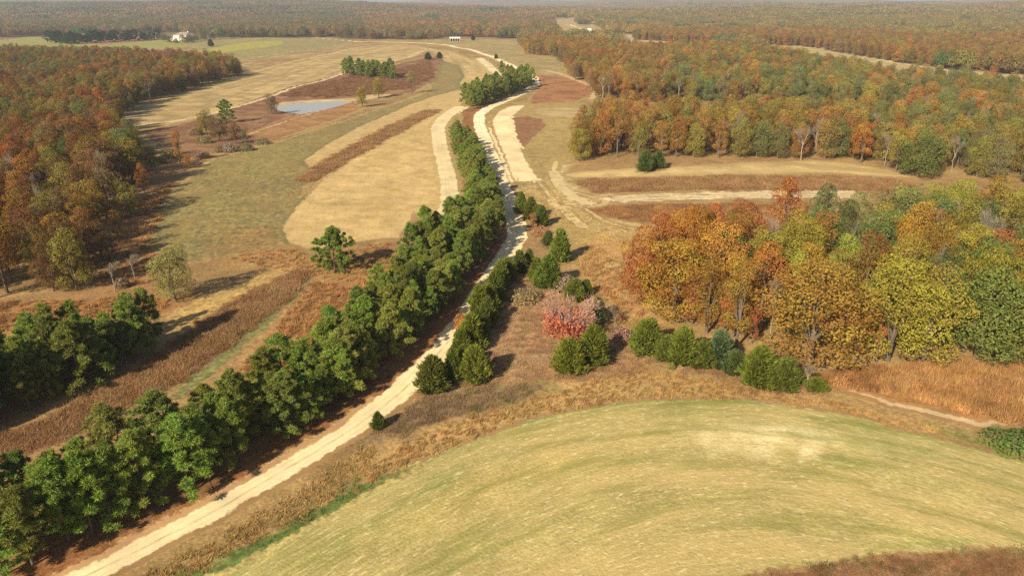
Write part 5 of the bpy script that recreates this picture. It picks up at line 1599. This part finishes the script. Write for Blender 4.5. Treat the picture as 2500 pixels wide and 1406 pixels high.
tufts('tall_grass', 'rust grass between the meadow wood and the meadow', grass_c, poly=[(230, 690), (330, 490), (420, 450), (400, 520), (370, 600), (390, 650), (340, 710)], sp=1.8, cols=[(0.29, 0.15, 0.055), (0.36, 0.19, 0.07), (0.26, 0.16, 0.065)], sc=(0.5, 0.9))
tufts('weeds', 'brown weeds on the bank between road and wheat', weed_c, poly=[(260, 1450), (420, 1370), (600, 1280), (760, 1180), (860, 1110), (920, 1080), (900, 1150), (760, 1245), (600, 1335), (440, 1410)], sp=0.9, cols=[(0.28, 0.175, 0.065), (0.31, 0.20, 0.075), (0.27, 0.18, 0.065), (0.35, 0.235, 0.095)], sc=(0.6, 1.1))
tufts('weeds', 'green weeds fringing the wheat field', weed_c, poly=[(430, 1425), (600, 1340), (760, 1245), (880, 1165), (900, 1190), (780, 1275), (640, 1350), (500, 1430)], sp=0.8, cols=[(0.10, 0.145, 0.04), (0.14, 0.175, 0.05), (0.09, 0.13, 0.035)], sc=(0.4, 0.8))
tufts('brush', 'brown brambles at the wheat field corner below', brush_c, poly=[(1820, 1420), (1900, 1402), (2000, 1386), (2150, 1362), (2330, 1350), (2500, 1347), (2700, 1350), (2700, 1500), (1750, 1500)], sp=0.75, cols=[(0.24, 0.125, 0.06), (0.30, 0.17, 0.085), (0.20, 0.12, 0.055), (0.34, 0.21, 0.11)], sc=(0.35, 0.65))
tufts('weeds', 'dark green weeds along the brambles', weed_c, line=[(1850, 1402), (1990, 1382), (2150, 1357), (2330, 1346), (2500, 1343)], w=[0.9] * 5, sp=0.6, cols=[(0.10, 0.11, 0.04), (0.15, 0.16, 0.05), (0.12, 0.10, 0.04)], sc=(0.5, 1.0), noise_keep=0.45)
tufts('weeds', 'red brown needle litter and weeds under the pines', weed_c, line=[(-60, 1490), (150, 1375), (330, 1285), (480, 1210), (640, 1120), (760, 1045), (860, 975), (950, 905)], w=[2.2] * 8, sp=0.8, cols=[(0.26, 0.12, 0.05), (0.31, 0.16, 0.065), (0.22, 0.11, 0.05)], sc=(0.3, 0.55))
tufts('brush', 'dark russet brush filling the pond hollow', brush_c, poly=[(680, 235), (800, 200), (860, 186), (960, 170), (1050, 150), (1058, 190), (1000, 215), (900, 232), (800, 240)], sp=3.2, cols=[(0.19, 0.095, 0.05), (0.24, 0.13, 0.07), (0.21, 0.12, 0.06)], sc=(1.2, 1.9))

CED = [o for o in COL.objects if o.name.startswith('cedar_tree') and o.type == 'EMPTY' and math.hypot(o.location.x, o.location.y) < 320]
Lf = []
for o in CED:
    for k in range(9):
        a = rnd.random() * 6.283; q = 1.5 * o.scale.x * (0.9 + 0.5 * rnd.random())
        x, y = o.location.x + q * math.cos(a), o.location.y + q * math.sin(a)
        if seg_dist(np.array([x]), np.array([y]), ROADW)[0][0] < 2.4: continue
        s_ = 0.45 + 0.5 * rnd.random()
        Lf.append(((x, y, zt(x, y) - 0.03), rnd.randrange(4), rnd.random() * 6.28, (s_, s_, s_), jit((0.34, 0.215, 0.105), 0.2)))
scatter_list('weeds', 'dead weeds and seedlings round the feet of the cedars', brush_c, Lf)

# ------------------------------------------------------------------ buildings
M_WHITE = plain_mat('white_paint', (0.80, 0.78, 0.74), 0.6, 0.05, 0.5)
M_ROOF = plain_mat('tan_shingles', (0.24, 0.195, 0.155), 0.85, 0.15, 1.5)
M_METAL = plain_mat('pale_roof_metal', (0.78, 0.72, 0.66), 0.5, 0.06, 0.8)
M_WOOD = plain_mat('weathered_boards', (0.16, 0.11, 0.08), 0.9, 0.25, 1.2)
M_GLASS = plain_mat('window_glass', (0.05, 0.06, 0.07), 0.15, 0.1, 1.0, 0.5)
M_DOOR = plain_mat('door_paint', (0.25, 0.10, 0.07), 0.6, 0.1, 1.0)


def boxv(x0, x1, y0, y1, z0, z1):
    V = np.array([(x0, y0, z0), (x1, y0, z0), (x1, y1, z0), (x0, y1, z0), (x0, y0, z1), (x1, y0, z1), (x1, y1, z1), (x0, y1, z1)], float)
    Q = np.array([(0, 3, 2, 1), (4, 5, 6, 7), (0, 1, 5, 4), (1, 2, 6, 5), (2, 3, 7, 6), (3, 0, 4, 7)])
    return V, Q


def bx(name, mat, parent, *b):
    v, q = merge([boxv(*x) for x in b]) if isinstance(b[0], tuple) else boxv(*b)
    return obj(name, mesh_np(name, v, quads=q, mats=[mat]), parent)


def hip_roof(name, mat, parent, x0, x1, y0, y1, z0, rise, over, inset):
    x0 -= over; x1 += over; y0 -= over; y1 += over; ym = (y0 + y1) / 2
    V = [(x0, y0, z0), (x1, y0, z0), (x1, y1, z0), (x0, y1, z0), (x0 + inset, ym, z0 + rise), (x1 - inset, ym, z0 + rise),
         (x0, y0, z0 - 0.25), (x1, y0, z0 - 0.25), (x1, y1, z0 - 0.25), (x0, y1, z0 - 0.25)]
    me = bpy.data.meshes.new(name)
    me.from_pydata(V, [], [(0, 1, 5, 4), (2, 3, 4, 5), (1, 2, 5), (3, 0, 4), (6, 7, 1, 0), (7, 8, 2, 1), (8, 9, 3, 2), (9, 6, 0, 3), (9, 8, 7, 6)])
    me.materials.append(mat)
    return obj(name, me, parent)


x, y = G(452, 99)
hs = empty('house', (x, y, zt(x, y)), R(-24), (1.05, 1.05, 0.85))
tag(hs, 'large white two storey house with tan hipped roof on the far hilltop', 'house')
bx('wall', M_WHITE, hs, -14, 14, -7, 7, -0.5, 8.2)
rf = hip_roof('roof', M_ROOF, hs, -14, 14, -7, 7, 8.45, 5.2, 0.9, 9)
bx('chimney', M_WHITE, rf, 6, 7.3, 0.5, 1.7, 11, 14.6)
bx('garage_wall', M_WHITE, hs, -23.5, -14.01, -5, 5, -0.5, 3.4)
hip_roof('garage_roof', M_ROOF, hs, -23.2, -14.3, -5, 5, 3.65, 2.2, 0.3, 3)
for zz in (1.2, 4.9):
    for xx in (-11, -7, -3, 3, 7, 11):
        if zz < 2 and xx == -3: continue
        w_ = bx('window', M_WHITE, hs, xx - 0.85, xx + 0.85, -7.08, -7.0, zz - 0.1, zz + 2.0)
        bx('pane', M_GLASS, w_, xx - 0.7, xx + 0.7, -7.12, -7.085, zz, zz + 1.85)
    for yy in (-3.5, 3.5):
        w_ = bx('window', M_WHITE, hs, 14.0, 14.08, yy - 0.85, yy + 0.85, zz - 0.1, zz + 2.0)
        bx('pane', M_GLASS, w_, 14.085, 14.12, yy - 0.7, yy + 0.7, zz, zz + 1.85)
bx('door', M_DOOR, hs, -3.6, -2.4, -7.1, -7.0, 0, 2.3)
for yy in (-2.6, 2.2):
    bx('garage_door', M_METAL, hs, -23.6, -23.5, yy - 1.6, yy + 1.6, 0, 2.6)

x, y = G(1111, 101.5)
sh = empty('open_shed', (x, y, zt(x, y)), R(4))
tag(sh, 'long open fronted shed with pale metal roof on the summit beside the road', 'shed')
bx('back_wall', M_WOOD, sh, -7, 7, 3.8, 4.0, -0.3, 4.0)
for sx in (-7.0, 6.85): bx('side_wall', M_WOOD, sh, sx, sx + 0.15, -3.6, 3.79, -0.3, 3.9)
v, q = boxv(-7.8, 7.8, -4.8, 4.6, 4.0, 4.25)
v[:, 2] += np.where(v[:, 1] < 0, 0.0, 1.6)
obj('roof', mesh_np('roof', v, quads=q, mats=[M_METAL]), sh)
for px_ in (-6.8, -3.4, 0, 3.4, 6.8): bx('post', M_METAL, sh, px_ - 0.18, px_ + 0.18, -4.1, -3.75, -0.3, 3.98)

for u, v_, rz, s, lb in ((1342, 56, 20, 1.0, 'tiny white cottage at the edge of the far clearing'), (1420, 58, -15, 1.0, 'tiny pale cottage among trees in the far clearing'),
                         (1436, 79, 10, 0.9, 'small pale barn by the track in the far clearing')):
    x, y = G(u, v_)
    c = empty('cottage', (x, y, zt(x, y)), R(rz), (s, s, s))
    tag(c, lb, 'house', 'cottages in the far clearing')
    bx('wall', M_WHITE, c, -6, 6, -4, 4, -0.5, 4.0)
    hip_roof('roof', M_METAL, c, -6, 6, -4, 4, 4.25, 2.8, 0.5, 0.2)
    bx('door', M_DOOR, c, -0.6, 0.6, -4.1, -4.0, 0, 2.2)
    for xx in (-3.6, 3.6): bx('window', M_GLASS, c, xx - 0.8, xx + 0.8, -4.08, -4.0, 1.2, 2.6)

# white water tower standing on the skyline
tx, ty = -2420.0, 4992.0
wt = empty('water_tower', (tx, ty, 24.0))
tag(wt, 'white water tower on the hazy skyline', 'tower')
v, q = tube([(0, 0, -2), (0, 0, 3), (0, 0, 30)], [6, 3.4, 3.0], 14)
obj('pedestal', mesh_np('pedestal', v, quads=q, mats=[M_WHITE], smooth=True), wt)
v, q = tube([(0, 0, 29), (0, 0, 33), (0, 0, 38), (0, 0, 43), (0, 0, 45)], [3.0, 8, 10, 8, 1.0], 18)
obj('tank', mesh_np('tank', v, quads=q, mats=[M_WHITE], smooth=True), wt)

# ------------------------------------------------------------------ air: one even box of haze round everything
m_h, nt, out = new_mat('autumn_haze')
pv = nd(nt, 'ShaderNodeVolumePrincipled')
pv.inputs['Color'].default_value = (0.78, 0.83, 0.93, 1)
pv.inputs['Density'].default_value = 1.3e-4
pv.inputs['Anisotropy'].default_value = 0.1
nt.links.new(pv.outputs[0], out.inputs['Volume'])
v, q = boxv(-13500, 13500, -13500, 13500, -40, 190)
hz = obj('haze', mesh_np('haze', v, quads=q, mats=[m_h]))
tag(hz, 'thin pale autumn haze over the whole landscape', kind='stuff')
print('COUNTS', COUNT, 'forest rest', len(rest), 'far', nf1, nf2)
